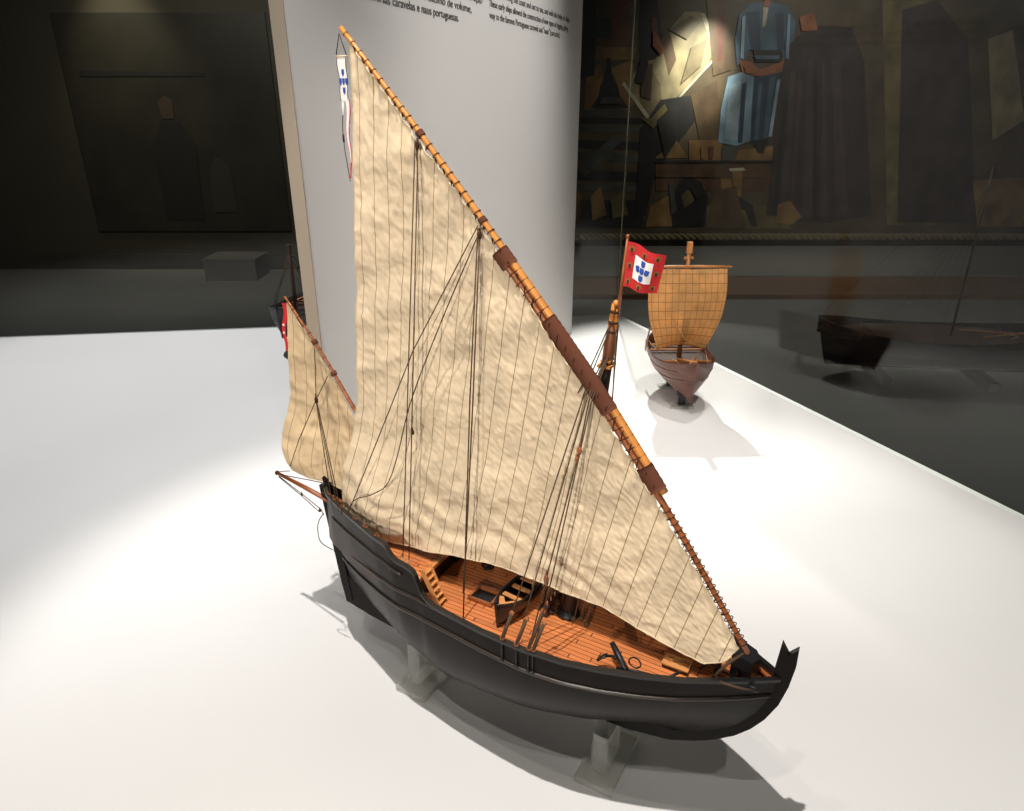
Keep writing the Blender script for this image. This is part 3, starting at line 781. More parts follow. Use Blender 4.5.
# tackles and pinrail ropes at the mast foot, port side seen under the sail
for x, y in ((.250,-.012), (.258,-.006), (.268,-.014), (.276,-.008), (.304,-.012), (.314,-.006), (.326,-.014), (.262,.05), (.272,.04), (.305,.045), (.318,.03), (.33,.055), (.345,.03)):
    b = MB(); b.tube([(x, y, .274), (x+.012, y+(-.02 if y > .0 else .004), .36)], .0013, 6); b.ball((x, y, .279), .0045); b.build('deck_tackle', M_rope, ship, True)
b = MB(); b.box((.262, .0, .290), (.008, .056, .007)); b.box((.262, -.024, .281), (.006, .006, .018)); b.box((.262, .024, .281), (.006, .006, .018)); b.build('pin_rail', M_inner, ship)
for y in (-.02, -.007, .007, .02):
    b = MB(); b.tube([(.262, y, .284), (.262, y, .302)], [.0012,.0020], 6); b.build('belaying_pin', M_wood2, ship, True)
for k in range(7):
    b = MB(); b.tube([(.226+.004*k, -.002+.003*k, .300), (.232+.012*k, .01+.008*k, .352)], .0008, 5); b.build('halyard_fall', M_ropelight, ship, True)
# tackles at the quarterdeck rail
for x in (.030, .042):
    b = MB(); b.tube([(x, -.075, .335), (x-.003, -.078, .318)], .0022, 6); b.build('lanyard', M_ropelight, ship, True)

# ---------------------------------------------------------------- acrylic stands
def acrylic_stand(X, label, base, post, ph):
    w = ship.matrix_basis if False else Matrix.Rotation(HEAD, 4, 'Z')
    p = Vector((-.165, 1.01667, 0)) + w.to_3x3() @ Vector(X)
    t = thing('acrylic_stand', label, 'display stand', p, HEAD, None)
    b = MB(); b.box((base[0], base[1], .0067), (base[2], base[3], .0125)); o = b.build('base_plate', M_acrylic, t)
    m_ = o.modifiers.new('bevel', 'BEVEL'); m_.width = .001; m_.segments = 2
    b = MB(); z0 = .0133
    b.prism([(-post[1]/2, z0), (post[1]/2, z0), (post[1]/2, ph+.006), (.006, ph), (-.006, ph), (-post[1]/2, ph+.006)], post[0], lambda a, c, e: (e+post[2], a+post[3], c)); o = b.build('upright', M_acrylic, t)
    m_ = o.modifiers.new('bevel', 'BEVEL'); m_.width = .0008; m_.segments = 2
    return t
acrylic_stand((.368, 0, 0), 'clear acrylic stand under the forward part of the large black hull', (0, .005, .064, .130), (.026, .060, .0, -.006), .0855)
acrylic_stand((0, 0, 0), 'clear acrylic stand under the stern half of the large black hull', (0, .002, .064, .100), (.024, .052, -.004, .0), .0955)
# ---------------------------------------------------------------- small square-rigged models
def small_ship(name, label, loc, rz, L, B, keel, rail, mast_h, yard_z, yard_w, sail_bot, mats, with_sail=True, mast_x=0.0, sheer=.03):
    root = thing(name, label, 'model ship', loc, rz)
    mh, md1, msail, mspar = mats
    def P(t, tau, s, ins=0.):
        # t 0 stern .. 1 bow
        e = abs(2*t-1)
        rz_ = rail+sheer*(e**2.4)
        kz = keel+.006*e**3
        z = kz+tau*(rz_-kz)
        xx = (t-.5)*L
        rake = .10*L
        x = xx + (rake*(tau-.5) if t > .5 else -rake*.6*(tau-.5))*(abs(2*t-1)**2)
        bm = (B/2)*max(0, 1-e**2.6)**.75 if t > .5 else (B/2)*max(0, 1-e**3.2)**.7
        y = s*max(0, bm-ins)*(1-(1-tau)**2.0)**(.75)
        return Vector((x, y, z))
    b = MB(); n, m = 44, 12
    for s in (-1, 1):
        vs = [P(i/n, j/m, s) for i in range(n+1) for j in range(m+1)]
        fs = [(i*(m+1)+j, (i+1)*(m+1)+j, (i+1)*(m+1)+j+1, i*(m+1)+j+1) for i in range(n) for j in range(m)]
        b.add(vs, fs if s < 0 else [f[::-1] for f in fs])
        vs = []
        for i in range(n+1):
            p = P(i/n, 1, s, .004); vs += [P(i/n, 1, s), p, (p.x, p.y*.96, max(keel+.03, rail-.026))]
        fs = []
        for i in range(n):
            for k in (0, 1): fs.append((3*i+k, 3*i+3+k, 3*i+4+k, 3*i+1+k))
        b.add(vs, fs if s > 0 else [f[::-1] for f in fs])
    h = b.build('hull', mh, root, True)
    for s in (-1, 1):
        b = MB(); b.tube([P(i/n, 1, s) for i in range(n+1)], .0032, 6); b.build('rail_cap', mh, root, True)
        for tau in (.55, .78):
            b = MB(); b.tube([P(i/n, tau, s)+Vector((0, s*.0004, 0)) for i in range(2, n-1)], .0016, 5); b.build('wale', mh, h, True)
    # deck
    b = MB(); vs = []
    for i in range(1, n):
        p = P(i/n, 1, 1, .005)
        for k in range(5): vs.append((p.x, -p.y*.97+2*p.y*.97*k/4, rail-.020))
    b.add(vs, [(i*5+k, i*5+5+k, i*5+6+k, i*5+1+k) for i in range(n-2) for k in range(4)])
    o = b.build('deck', md1, root); q = o.modifiers.new('t', 'SOLIDIFY'); q.thickness = .003
    # keel, stem, sternpost
    b = MB()
    path = [P(0, 1, 1)+Vector((-.004,0,.012))]+[P(0, j/6, 1) for j in range(5, -1, -1)]+[P(i/10, 0, 1)*1.0 for i in range(1, 10)]+[P(1, j/6, 1) for j in range(0, 7)]+[P(1, 1, 1)+Vector((.006,0,.016))]
    path = [Vector((p.x, 0, p.z-.002)) for p in path]
    b.tube(path, .0042, 6); b.build('keel_and_stem', mh, root, True)
    # mast
    b = MB(); b.tube([(mast_x, 0, rail-.02), (mast_x, 0, mast_h*.6), (mast_x, 0, mast_h)], [.0095, .0085, .006], 10)
    mst = b.build('mast', mspar, root, True)
    b = MB(); b.box((mast_x, 0, mast_h-.018), (.016, .017, .038)); b.build('masthead', mspar, mst)
    b = MB(); b.tube([(mast_x, -.016, yard_z+.028), (mast_x, .016, yard_z+.028)], .005, 6); b.build('crosstree', mspar, mst, True)
    if with_sail:
        xs = mast_x+.014
        b = MB(); b.tube([(xs, -yard_w, yard_z), (xs, -yard_w*.3, yard_z+.001), (xs, yard_w*.3, yard_z+.001), (xs, yard_w, yard_z)], [.0032, .0056, .0056, .0032], 8)
        b.build('yard', mspar, root, True)
        NUm = 40
        vs = []; uvs = []
        for i in range(NUm+1):
            u = i/NUm
            for j in range(NUm+1):
                v = j/NUm
                wt = yard_w*.90; wb = yard_w*.66
                w = (wt*(1-v)+wb*v)*(1+.13*math.sin(PI*v))*(1-.12*max(0, v-.6)/.4)
                z = (yard_z-.006)*(1-v)+sail_bot*v + .016*math.sin(PI*u)*v
                y = (2*u-1)*w
                x = xs+.004+.040*math.sin(PI*min(1, v*.95+.03))*math.sin(PI*(.12+.76*u))+.007*noise.noise(Vector((y*22, z*16, 3)))+.0015*noise.noise(Vector((y*90, z*80, 3)))
                vs.append((x, y, z)); uvs.append((u, v))
        b = MB(); b.add(vs, [(i*(NUm+1)+j, i*(NUm+1)+j+1, (i+1)*(NUm+1)+j+1, (i+1)*(NUm+1)+j) for i in range(NUm) for j in range(NUm)])
        sl = b.build('square_sail', msail, root, True, uvs); q = sl.modifiers.new('t', 'SOLIDIFY'); q.thickness = .0012
        c0 = Vector(vs[NUm]); c1 = Vector(vs[-1])
        for c_, s in ((c0, -1), (c1, 1)):
            b = MB(); b.tube([c_, P(.22, 1, s)], .0012, 5); b.build('sheet', M_ropelight, root, True)
            b = MB(); b.tube([c_, P(.93, 1, s)], .0012, 5); b.build('tack_rope', M_ropelight, root, True)
        b = MB(); b.tube([(xs+.012, -yard_w*.72, yard_z*.72+sail_bot*.28), (xs+.052, 0, sail_bot+.05), (xs+.046, yard_w*.5, sail_bot+.02)], .0014, 5); b.build('bowline', M_ropelight, root, True)
    for s in (-1, 1):
        for k, t in enumerate((.30, .36, .42)):
            b = MB(); b.tube([(mast_x, s*.008, yard_z+.02), P(t, 1, s)], .0010, 5); b.build('shroud', M_rope, root, True)
    if not with_sail: b = MB(); b.tube([(mast_x, 0, mast_h-.02), P(1, 1, 1)+Vector((.004,0,.010))], .0012, 5); b.build('forestay', M_rope, root, True)
    b = MB(); b.tube([(mast_x, 0, mast_h-.02), P(0, 1, 1)+Vector((0,0,.010))], .0012, 5); b.build('backstay', M_rope, root, True)
    # beams, a rolled sail and oars lying on deck
    for t in (.22, .36, .66, .80):
        p = P(t, 1, 1, .004); b = MB(); b.box((p.x, 0, rail-.010), (.010, 2*p.y*.98, .005)); b.build('thwart', mspar, root)
    b = MB(); b.tube([(L*.18, -B*.12, rail+.000), (L*.40, B*.10, rail+.018)], .0045, 7); b.build('spare_spar', M_lightwood, root, True)
    b = MB(); b.tube([(L*.12, B*.20, rail+.0), (L*.42, -B*.04, rail+.020)], .0038, 7); b.build('spare_spar', M_lightwood, root, True)
    b = MB(); b.tube(curve([(L*.30,-B*.1,rail-.008),(L*.34,0,rail-.004),(L*.30,B*.1,rail-.006)], 5), .004, 6); b.build('rope_coil', M_ropelight, root, True)
    # steering oar on the quarter
    b = MB(); p = P(.14, 1, -1); b.tube([p+Vector((.004,-.004,.03)), p+Vector((-.010,-.012,-.055))], [.003,.003], 6); b.prism([(-.008,-.02),(.008,-.02),(.010,-.065),(-.010,-.065)], .003, lambda a, c, e: (p.x-.008+a, p.y-.011+e, p.z+c)); b.build('steering_oar', mspar, root)
    return root
M_smallhull = mat('reddish_hull_wood', (92, 50, 36), rough=.4, var=.15, vscale=(10, 40, 60))
M_smallspar = mat('honey_spar_wood', (180, 118, 62), rough=.45, var=.1, vscale=(30, 30, 30))
M_darkhull = mat('tarred_hull', (34, 31, 30), rough=.45)
M_darkspar = mat('dark_spar_wood', (72, 50, 38), rough=.5)
M_darksail = mat('dark_brown_sailcloth', (62, 46, 38), rough=.9, var=.2)

def bracket_stand(name, label, loc, rz, w, h, grp=None):
    t = thing(name, label, 'display stand', loc, rz, grp)
    b = MB(); b.box((0, 0, .0042), (.046, w, .006)); b.build('base_plate', M_acrylic, t)
    b = MB(); b.box((0, 0, .0075+h/2), (.010, .026, h-.001)); b.box((0, -.014, h-.004), (.010, .012, .014)); b.box((0, .014, h-.004), (.010, .012, .014)); b.build('upright', M_dkplastic, t)
    return t
M_dkplastic = mat('dark_metal_bracket', (52, 50, 50), rough=.35, metal=.4)
SR = math.radians(-89)
small_ship('square_rigged_boat_model', 'small reddish brown boat model with a tan square sail on the far right', (.612, 2.420, 0), SR, .42, .215, .058, .178, .572, .490, .150, .192,
           (M_smallhull, M_darkspar, M_tan, M_smallspar), mast_x=-.01, sheer=.035)
for d, lab in ((.085, 'small clear stand with dark bracket under the bow of the tan sailed boat'), (-.105, 'small clear stand with dark bracket under the stern of the tan sailed boat')):
    bracket_stand('bracket_stand', lab, (.612+math.cos(SR)*d, 2.420+math.sin(SR)*d, 0), SR, .085, .056)
small_ship('dark_boat_model', 'dark model boat half hidden behind the tall white text panel', (-.95, 3.0, 0), math.radians(78), .30, .17, .09, .20, .46, .38, .11, .17,
           (M_darkhull, M_darkspar, M_darksail, M_darkspar), with_sail=False, mast_x=0)
bracket_stand('bracket_stand', 'low stand under the dark boat behind the white text panel', (-.95, 3.0, 0), math.radians(78), .085, .086)

# black hulled boat on the floor at the far right
FZ0 = -1.07
bb = small_ship('black_boat_model', 'large tarred black boat hull standing on the grey floor at far right', (3.42, 5.40, FZ0), math.radians(-8), 1.75, .62, .10, .40, 1.7, 1.5, .5, .5,
           (M_darkhull, M_darkspar, M_darksail, M_darkspar), with_sail=False, mast_x=.1, sheer=.10)
t = thing('timber_cradle', 'dark timber cradle carrying the black boat at far right', 'cradle', (3.42, 5.40, FZ0), math.radians(-8))
for x in (-.4, .4):
    b = MB(); b.box((x, 0, .038), (.08, .5, .076)); b.build('cradle_beam', M_darkspar, t)

# ---------------------------------------------------------------- display table
M_table = mat('white_table_laminate', (236, 234, 231), rough=.45, var=.012, vscale=(3,3,3))
M_tableside = mat('white_table_side', (200, 198, 194), rough=.5)
tb = thing('display_table', 'very large white display table under the model ships', 'table', (0, 1.8, FZ0))
def tbl(poly, z0, z1, name, m):
    b = MB(); n = len(poly)
    vs = [(x, y-1.8, z0-FZ0) for x, y in poly]+[(x, y-1.8, z1-FZ0) for x, y in poly]
    b.add(vs, [tuple(range(n))[::-1], tuple(range(n, 2*n))]+[(i, (i+1) % n, n+(i+1) % n, n+i) for i in range(n)])
    return b.build(name, m, tb)
TP = [(-3.3, .30), (1.898, .30), (.556, 3.565), (-3.3, 3.060)]
tbl(TP, -.05, -.0006, 'table_top', M_table)
cx_, cy_ = -.9, 1.8
TP2 = [(cx_+(x-cx_)*.94, cy_+(y-cy_)*.94) for x, y in TP]
tbl(TP2, FZ0+.002, -.05, 'plinth', M_tableside)
# glass case round the back of the table
gc = thing('glass_case', 'clear glass panes standing on the back and right edges of the white table', 'glass case', (.556, 3.565, 0))
def pane(a, b_, name):
    a = Vector((a[0], a[1], 0)); b_ = Vector((b_[0], b_[1], 0)); d = (b_-a).normalized(); n_ = Vector((-d.y, d.x, 0))*.003
    o = Vector((.556, 3.565, 0)); m = MB()
    vs = [a-n_-o, b_-n_-o, b_+n_-o, a+n_-o]; vs = [v+Vector((0,0,.0004)) for v in vs]+[v+Vector((0,0,1.62)) for v in vs]
    m.add(vs, [(3,2,1,0),(4,5,6,7),(0,1,5,4),(1,2,6,5),(2,3,7,6),(3,0,4,7)]); return m.build(name, M_glass, gc)
pane((.535, 3.545), (-3.25, 3.050), 'glass_pane'); pane((.543, 3.530), (1.86, .325), 'glass_pane')
M_edge = mat('polished_glass_edge', (120, 118, 100), rough=.3)
b = MB(); b.box((-.012, -.026, .811), (.0045, .0045, 1.62)); b.build('corner_joint', M_edge, gc)

# ---------------------------------------------------------------- text panel
ANG = math.radians(69)
PB = Vector((.270, 3.182, 0))
pn = thing('text_panel', 'tall white museum text panel standing on the table behind the sails', 'sign', PB, ANG)
M_panel = mat('grey_white_panel', (214, 211, 208), rough=.55)
M_paneledge = mat('panel_edge', (150, 138, 122), rough=.6)
b = MB(); b.box(((-1.884+.045)/2, .0155, 1.30), (1.929, .029, 2.599)); b.build('panel_face', M_panel, pn)
b = MB(); b.box((-1.8855, .0155, 1.30), (.002, .031, 2.599)); b.build('panel_side', M_paneledge, pn)
M_text = mat('dark_grey_lettering', (82, 78, 76), rough=.7)
def text(body, x, z, size, width, name='lettering', align='LEFT'):
    cu = bpy.data.curves.new(name, 'FONT'); cu.body = body; cu.size = size; cu.align_x = align; cu.extrude = .0003; cu.offset = .0
    tmp = bpy.data.objects.new('tmp', cu); C.objects.link(tmp)
    bpy.context.view_layer.update()
    me = bpy.data.meshes.new_from_object(tmp.evaluated_get(bpy.context.evaluated_depsgraph_get()))
    bpy.data.objects.remove(tmp); bpy.data.curves.remove(cu)
    wd = max(v.co.x for v in me.vertices)-min(v.co.x for v in me.vertices)
    k = width/wd
    me.materials.clear(); me.materials.append(M_text)
    o = bpy.data.objects.new(name, me); C.objects.link(o); o.parent = pn
    o.location = (x, -.0003+.0002, z+.005); o.rotation_euler = (PI/2, 0, 0); o.scale = (k if align == 'LEFT' else k, 1, 1)
    return o
text('These early ships allowed the construction of new types of rigging, giving', -.938, 1.262, .026, .785)
text('way to the famous Portuguese caravels and "naus" (carracks).', -.935, 1.232, .026, .680)
text('developed along the coast and out to sea, and with the help of ships', -.938, 1.293, .026, .80)
text('e de pequeno porte, com acréscimo de volume,', -1.73, 1.232, .026, .665)
text('diversas caravelas e naus portuguesas.', -1.60, 1.203, .026, .451)
text('Estas primeiras embarcações permitiram a construção', -1.73, 1.262, .026, .74)

# ---------------------------------------------------------------- the room
M_floor = mat('grey_hall_floor', (112, 110, 106), rough=.55, var=.06, vscale=(1.2, 3.5, 1))
M_plat = mat('grey_platform', (120, 118, 112), rough=.7, var=.05, vscale=(2, 2, 2))
M_step = mat('brown_timber_step', (112, 84, 62), rough=.6, var=.12, vscale=(2, 30, 30))
M_wall = mat('dark_hall_wall', (58, 54, 46), rough=.8, var=.1, vscale=(1, 1, 1))
M_wallL = mat('dark_brown_wall', (66, 60, 48), rough=.7, var=.15, vscale=(.8, .8, .8))
def struct(name, c, d, m):
    b = MB(); b.box((0,0,0), d); o = b.build(name, m); o.location = c; tag(o, kind='structure'); return o
struct('floor', (0, 5, FZ0-.1), (26, 20, .2), M_floor)
struct('trim_1', (6.2, 8.45, FZ0+.03), (13, .9, .06), M_step)
struct('trim_2', (6.2, 10.0, FZ0+.04), (13, 2.2, .08), M_plat)
struct('wall_back', (3, 11.15, 1.2), (20, .3, 4.7), M_wall)
struct('wall_left', (-5.6, 9.85, 1.2), (7.0, .3, 4.7), M_wallL)
struct('baseboard_left', (-5.6, 9.68, FZ0+.10), (7.0, .04, .2), M_wall)

# mural: one flat painting, mounted on the back wall
PAL = {'umber':(84,66,44),'redbrown':(92,54,40),'green':(44,56,42),'ochre':(126,96,54),'dark':(34,32,30),'slate':(66,68,64),'parch':(138,126,92),'dkparch':(108,96,68),
       'pale':(176,170,146),'brownred':(84,58,38),'olive':(100,88,54),'blue':(66,88,104),'dkblue':(44,58,76),'skin':(138,84,52),'ltblue':(112,136,152),'ltblue2':(132,150,160),
       'robe':(52,42,40),'robe2':(66,54,52)}
MUR = [
('umber',[(1.13,2.58),(1.74,2.58),(1.75,1.76),(1.19,1.78)]),
('redbrown',[(1.33,2.58),(1.57,2.58),(1.6,1.81),(1.36,1.81)]),
('green',[(1.16,2.13),(1.38,2.13),(1.38,1.88),(1.16,1.88)]),
('ochre',[(1.18,1.77),(1.74,1.76),(1.72,1.61),(1.19,1.61)]),
('ochre',[(1.05,1.41),(1.24,1.56),(1.31,1.35),(1.19,0.96),(1.04,0.93)]),
('ochre',[(1.4,1.5),(1.69,1.61),(1.84,1.09),(1.62,0.93),(1.43,1.22)]),
('dark',[(1.33,1.63),(1.38,1.63),(1.41,1.45),(1.52,1.25),(1.55,1.14),(1.68,0.98),(1.13,0.98),(1.24,1.14),(1.26,1.27),(1.33,1.45)]),
('dark',[(0.9,2.58),(1.14,2.58),(1.17,1.41),(0.93,1.35)]),
('dark',[(1.74,2.58),(1.94,2.58),(2.06,1.98),(2.19,1.71),(1.81,1.54),(1.75,1.98)]),
('slate',[(1.03,0.96),(1.65,0.96),(1.66,0.88),(1.03,0.88)]),
('dark',[(0.99,0.86),(1.89,0.85),(1.9,0.77),(0.99,0.78)]),
('slate',[(0.99,0.74),(1.87,0.73),(1.88,0.65),(1.0,0.66)]),
('dark',[(0.97,0.55),(2.03,0.52),(2.04,0.41),(0.97,0.44)]),
('slate',[(0.98,0.38),(2.04,0.36),(2.02,0.24),(0.98,0.27)]),
('dark',[(0.96,0.13),(2.06,0.1),(2.08,-0.04),(0.96,-0.01)]),
('slate',[(0.96,-0.07),(2.02,-0.1),(2.01,-0.19),(0.97,-0.16)]),
('dark',[(0.97,-0.3),(1.94,-0.3),(2.05,-0.72),(0.99,-0.72)]),
('slate',[(0.99,0.16),(1.5,0.63),(1.62,0.55),(1.08,0.02)]),
('parch',[(1.66,1.3),(1.81,1.58),(2.02,1.61),(2.08,1.73),(2.22,2.03),(2.37,2.2),(2.59,2.2),(2.77,2.05),(2.86,1.76),(2.72,1.48),(2.36,1.12),(2.05,0.71),(1.85,0.96)]),
('dkparch',[(1.77,1.35),(1.93,1.53),(2.11,1.3),(2.16,1.04),(2.01,0.85),(1.85,1.04)]),
('umber',[(2.07,1.86),(2.17,2.01),(2.31,1.61),(2.22,1.4)]),
('pale',[(1.56,1.3),(1.6,1.32),(2.02,0.84),(1.98,0.8)]),
('pale',[(2.04,0.74),(2.02,0.69),(2.83,1.58),(2.87,1.68)]),
('redbrown',[(1.92,2.13),(1.98,2.13),(2.07,1.81),(2.02,1.73),(1.94,1.88)]),
('pale',[(2.59,2.18),(2.65,2.18),(2.9,1.71),(2.84,1.68)]),
('umber',[(2.6,2.58),(3.01,2.58),(3.09,1.48),(2.85,1.4)]),
('redbrown',[(2.77,2.58),(2.88,2.58),(2.96,1.61),(2.88,1.58)]),
('dark',[(1.87,0.69),(2.13,1.09),(2.56,1.15),(2.65,0.82),(2.37,0.41),(2.14,0.1),(2.04,-0.52),(1.88,-0.52)]),
('umber',[(2.56,1.15),(2.91,1.35),(3.06,0.55),(2.77,0.48)]),
('ochre',[(2.11,0.3),(2.41,0.55),(2.61,0.3)]),
('ochre',[(2.59,0.55),(3.09,0.55),(3.09,0.27),(2.62,0.27)]),
('ochre',[(3.34,0.41),(3.84,0.47),(3.86,0.27),(3.3,0.27)]),
('brownred',[(2.13,0.26),(3.91,0.26),(3.93,-0.16),(2.16,-0.16)]),
('dark',[(2.42,-0.23),(2.52,-0.01),(2.67,0.04),(2.83,-0.04),(2.98,-0.3),(2.96,-0.69),(2.34,-0.69)]),
('olive',[(2.55,-0.24),(2.68,-0.1),(2.76,-0.3),(2.62,-0.42)]),
('ochre',[(2.1,-0.38),(2.36,-0.23),(2.46,-0.69),(2.05,-0.69)]),
('ochre',[(3.12,0.02),(3.26,0.07),(3.45,-0.01),(3.45,-0.45),(3.16,-0.3)]),
('olive',[(2.95,-0.38),(4.08,-0.38),(4.29,-0.72),(2.99,-0.72)]),
('dark',[(3.2,-0.69),(3.23,-0.38),(3.42,-0.24),(3.65,-0.38),(3.76,-0.69),(3.67,-0.69),(3.54,-0.45),(3.38,-0.39),(3.33,-0.69)]),
('umber',[(3.02,-0.16),(3.36,-0.1),(3.59,-0.72),(2.96,-0.72)]),
('blue',[(3.12,2.16),(3.27,2.3),(3.51,2.32),(3.76,2.27),(3.91,2.08),(3.94,1.48),(3.82,1.56),(3.76,1.73),(3.31,1.73),(3.29,1.61),(3.17,1.53),(3.1,1.86)]),
('dkblue',[(3.2,2.2),(3.39,2.2),(3.48,1.73),(3.34,1.73)]),
('dkblue',[(3.61,2.18),(3.72,2.18),(3.82,1.73),(3.71,1.73)]),
('pale',[(3.44,2.25),(3.51,2.25),(3.5,2.03),(3.46,2.01)]),
('skin',[(3.39,2.58),(3.5,2.58),(3.53,2.27),(3.45,2.25)]),
('dark',[(3.37,1.73),(3.74,1.73),(3.76,1.58),(3.42,1.58)]),
('skin',[(3.19,1.61),(3.36,1.58),(3.49,1.48),(3.79,1.58),(3.86,1.68),(3.94,1.48),(3.76,1.4),(3.39,1.4),(3.27,1.4)]),
('ltblue',[(3.06,1.39),(3.24,1.45),(3.45,1.38),(3.46,0.96),(3.49,0.54),(3.3,0.47),(3.02,0.52),(3.01,0.96)]),
('ltblue2',[(3.14,1.3),(3.25,1.35),(3.29,0.55),(3.18,0.55)]),
('dkblue',[(3.43,1.38),(3.81,1.45),(3.88,1.32),(3.81,0.82),(3.77,0.52),(3.49,0.51),(3.45,0.96)]),
('blue',[(3.65,1.38),(3.73,1.4),(3.73,0.58),(3.67,0.58)]),
('slate',[(3.1,0.47),(3.33,0.47),(3.22,0.22),(3.1,0.16)]),
('dark',[(3.53,0.55),(3.76,0.58),(3.7,0.36),(3.61,0.38)]),
('robe',[(3.84,1.78),(4.01,1.93),(4.25,2.03),(4.69,2.01),(4.94,1.61),(5.48,-0.52),(4.89,-0.63),(4.55,-0.63),(3.87,-0.51),(3.85,0.13),(3.82,0.96),(3.81,1.45)]),
('robe2',[(3.94,1.48),(4.0,1.48),(4.19,-0.48),(4.07,-0.48)]),
('robe2',[(4.15,1.61),(4.22,1.61),(4.59,-0.54),(4.41,-0.54)]),
('robe2',[(4.49,1.61),(4.6,1.61),(5.11,-0.51),(4.93,-0.51)]),
('skin',[(3.95,2.13),(4.13,2.2),(4.23,1.98),(4.01,1.96)]),
('olive',[(4.99,2.58),(5.67,2.58),(6.51,-0.67),(5.74,-0.67)]),
('robe',[(5.34,2.22),(5.79,2.34),(6.33,1.86),(7.11,-0.63),(5.89,-0.63)]),
('parch',[(6.61,1.86),(6.92,1.98),(7.42,0.82),(7.03,0.55)]),
('ochre',[(6.88,-0.01),(7.76,0.04),(7.98,-0.69),(7.13,-0.69)]),
('olive',[(1.86,0.85),(2.05,0.71),(2.26,0.93),(2.19,1.04),(2.01,0.85)]),
('umber',[(1.84,1.53),(1.98,1.56),(1.99,1.09),(1.84,1.14)]),
('dkparch',[(2.17,1.98),(2.46,2.15),(2.6,2.08),(2.43,1.86)]),
('dkparch',[(2.5,1.76),(2.71,1.86),(2.66,1.53),(2.4,1.3)]),
('ltblue2',[(3.09,1.27),(3.16,1.3),(3.19,0.55),(3.1,0.55)]),
('dkblue',[(3.27,1.3),(3.33,1.32),(3.37,0.52),(3.31,0.52)]),
('blue',[(3.5,1.3),(3.55,1.32),(3.6,0.55),(3.53,0.55)]),
('ltblue2',[(3.76,1.35),(3.8,1.36),(3.79,0.6),(3.74,0.6)]),
('robe2',[(4.35,1.61),(4.39,1.61),(4.81,-0.54),(4.7,-0.54)]),
('robe2',[(4.06,1.35),(4.11,1.35),(4.28,-0.51),(4.21,-0.51)]),
('dark',[(3.88,1.22),(3.93,1.22),(4.03,-0.48),(3.96,-0.48)]),
('dark',[(4.26,1.48),(4.3,1.48),(4.66,-0.57),(4.58,-0.57)]),
('ltblue2',[(3.16,2.13),(3.2,2.15),(3.25,1.61),(3.2,1.63)]),
('ltblue',[(3.78,2.18),(3.82,2.15),(3.88,1.61),(3.83,1.63)]),
('blue',[(3.38,1.66),(3.75,1.66),(3.73,1.61),(3.42,1.61)]),
('slate',[(1.29,1.12),(1.55,1.12),(1.6,1.04),(1.26,1.04)]),
('ochre',[(1.18,-0.24),(1.33,-0.1),(1.44,-0.51),(1.23,-0.6)]),
('olive',[(1.49,-0.3),(1.66,-0.16),(1.77,-0.51),(1.53,-0.57)]),
('dark',[(2.1,0.82),(2.26,0.98),(2.41,0.55),(2.26,0.3)]),
('dark',[(1.81,1.61),(1.92,1.58),(1.86,1.3),(1.74,1.32)]),
('skin',[(1.95,1.98),(2.04,1.88),(2.14,1.71),(2.08,1.66),(1.96,1.78)]),
('ochre',[(2.77,0.47),(2.82,0.47),(2.84,0.3),(2.79,0.3)]),
('redbrown',[(2.89,0.47),(2.95,0.47),(2.97,0.3),(2.91,0.3)]),
('dark',[(2.13,0.27),(3.91,0.27),(3.91,0.24),(2.13,0.24)]),
('umber',[(2.14,0.07),(3.89,0.06),(3.9,0.03),(2.14,0.04)]),
('pale',[(3.22,0.16),(3.43,0.17),(3.47,0.13),(3.23,0.12)]),
('ochre',[(3.26,0.12),(3.42,0.13),(3.44,-0.1),(3.32,-0.1)]),
('ochre',[(4.02,-0.36),(4.19,-0.3),(4.41,-0.54),(4.28,-0.66),(4.03,-0.63)]),
('dark',[(2.65,-0.1),(2.74,-0.07),(2.85,-0.24),(2.79,-0.3),(2.72,-0.19)]),
('slate',[(2.35,-0.04),(2.4,-0.01),(2.5,-0.45),(2.42,-0.51)]),
('skin',[(3.26,1.53),(3.37,1.5),(3.41,1.43),(3.3,1.43)]),
]
keys = list(PAL)
mats_ = [mat('mural_paint_'+k, PAL[k], rough=.5, var=.42, vscale=(4, 4, 3)) for k in keys]
mr = thing('mural', 'big dark painted mural with standing figures in blue and dark robes on the back wall', 'painting', (4.9, 10.98, -.80))
b = MB(); b.box((.0, 0, 1.90), (8.3, .02, 3.84), mi=0); bk = b.build('painted_board', [mat('mural_ground', (78, 66, 46), rough=.5, var=.35, vscale=(2.2, 2.2, 2.2))], mr)
b = MB()
for i, (k, poly) in enumerate(MUR):
    y = 10.968-.0005*i
    vs = []; n = len(poly)
    b.add([(x-4.9, y-10.98, min(z, 3.0)+.80) for x, z in poly]+[(x-4.9, y-10.98+.0003, min(z, 3.0)+.80) for x, z in poly], [tuple(range(n)), tuple(range(n, 2*n))[::-1]]+[((i_+1) % n, i_, n+i_, n+(i_+1) % n) for i_ in range(n)], keys.index(k))
b.build('painted_figures', mats_, mr)
# twisted rope along the foot of the mural
rp = thing('rope_border', 'thick twisted rope running along the bottom edge of the mural', 'rope', (4.9, 10.90, -.835))
for ph in (0, PI):
    b = MB(); N = 620
    b.tube([(-4.15+8.3*i/N, .020*math.cos(ph+i*.42), .026*math.sin(ph+i*.42)) for i in range(N+1)], .028, 6)
    b.build('strand', mat('tan_hemp_rope', (118, 104, 76), rough=.9, bump=.4, bscale=60), rp, True)
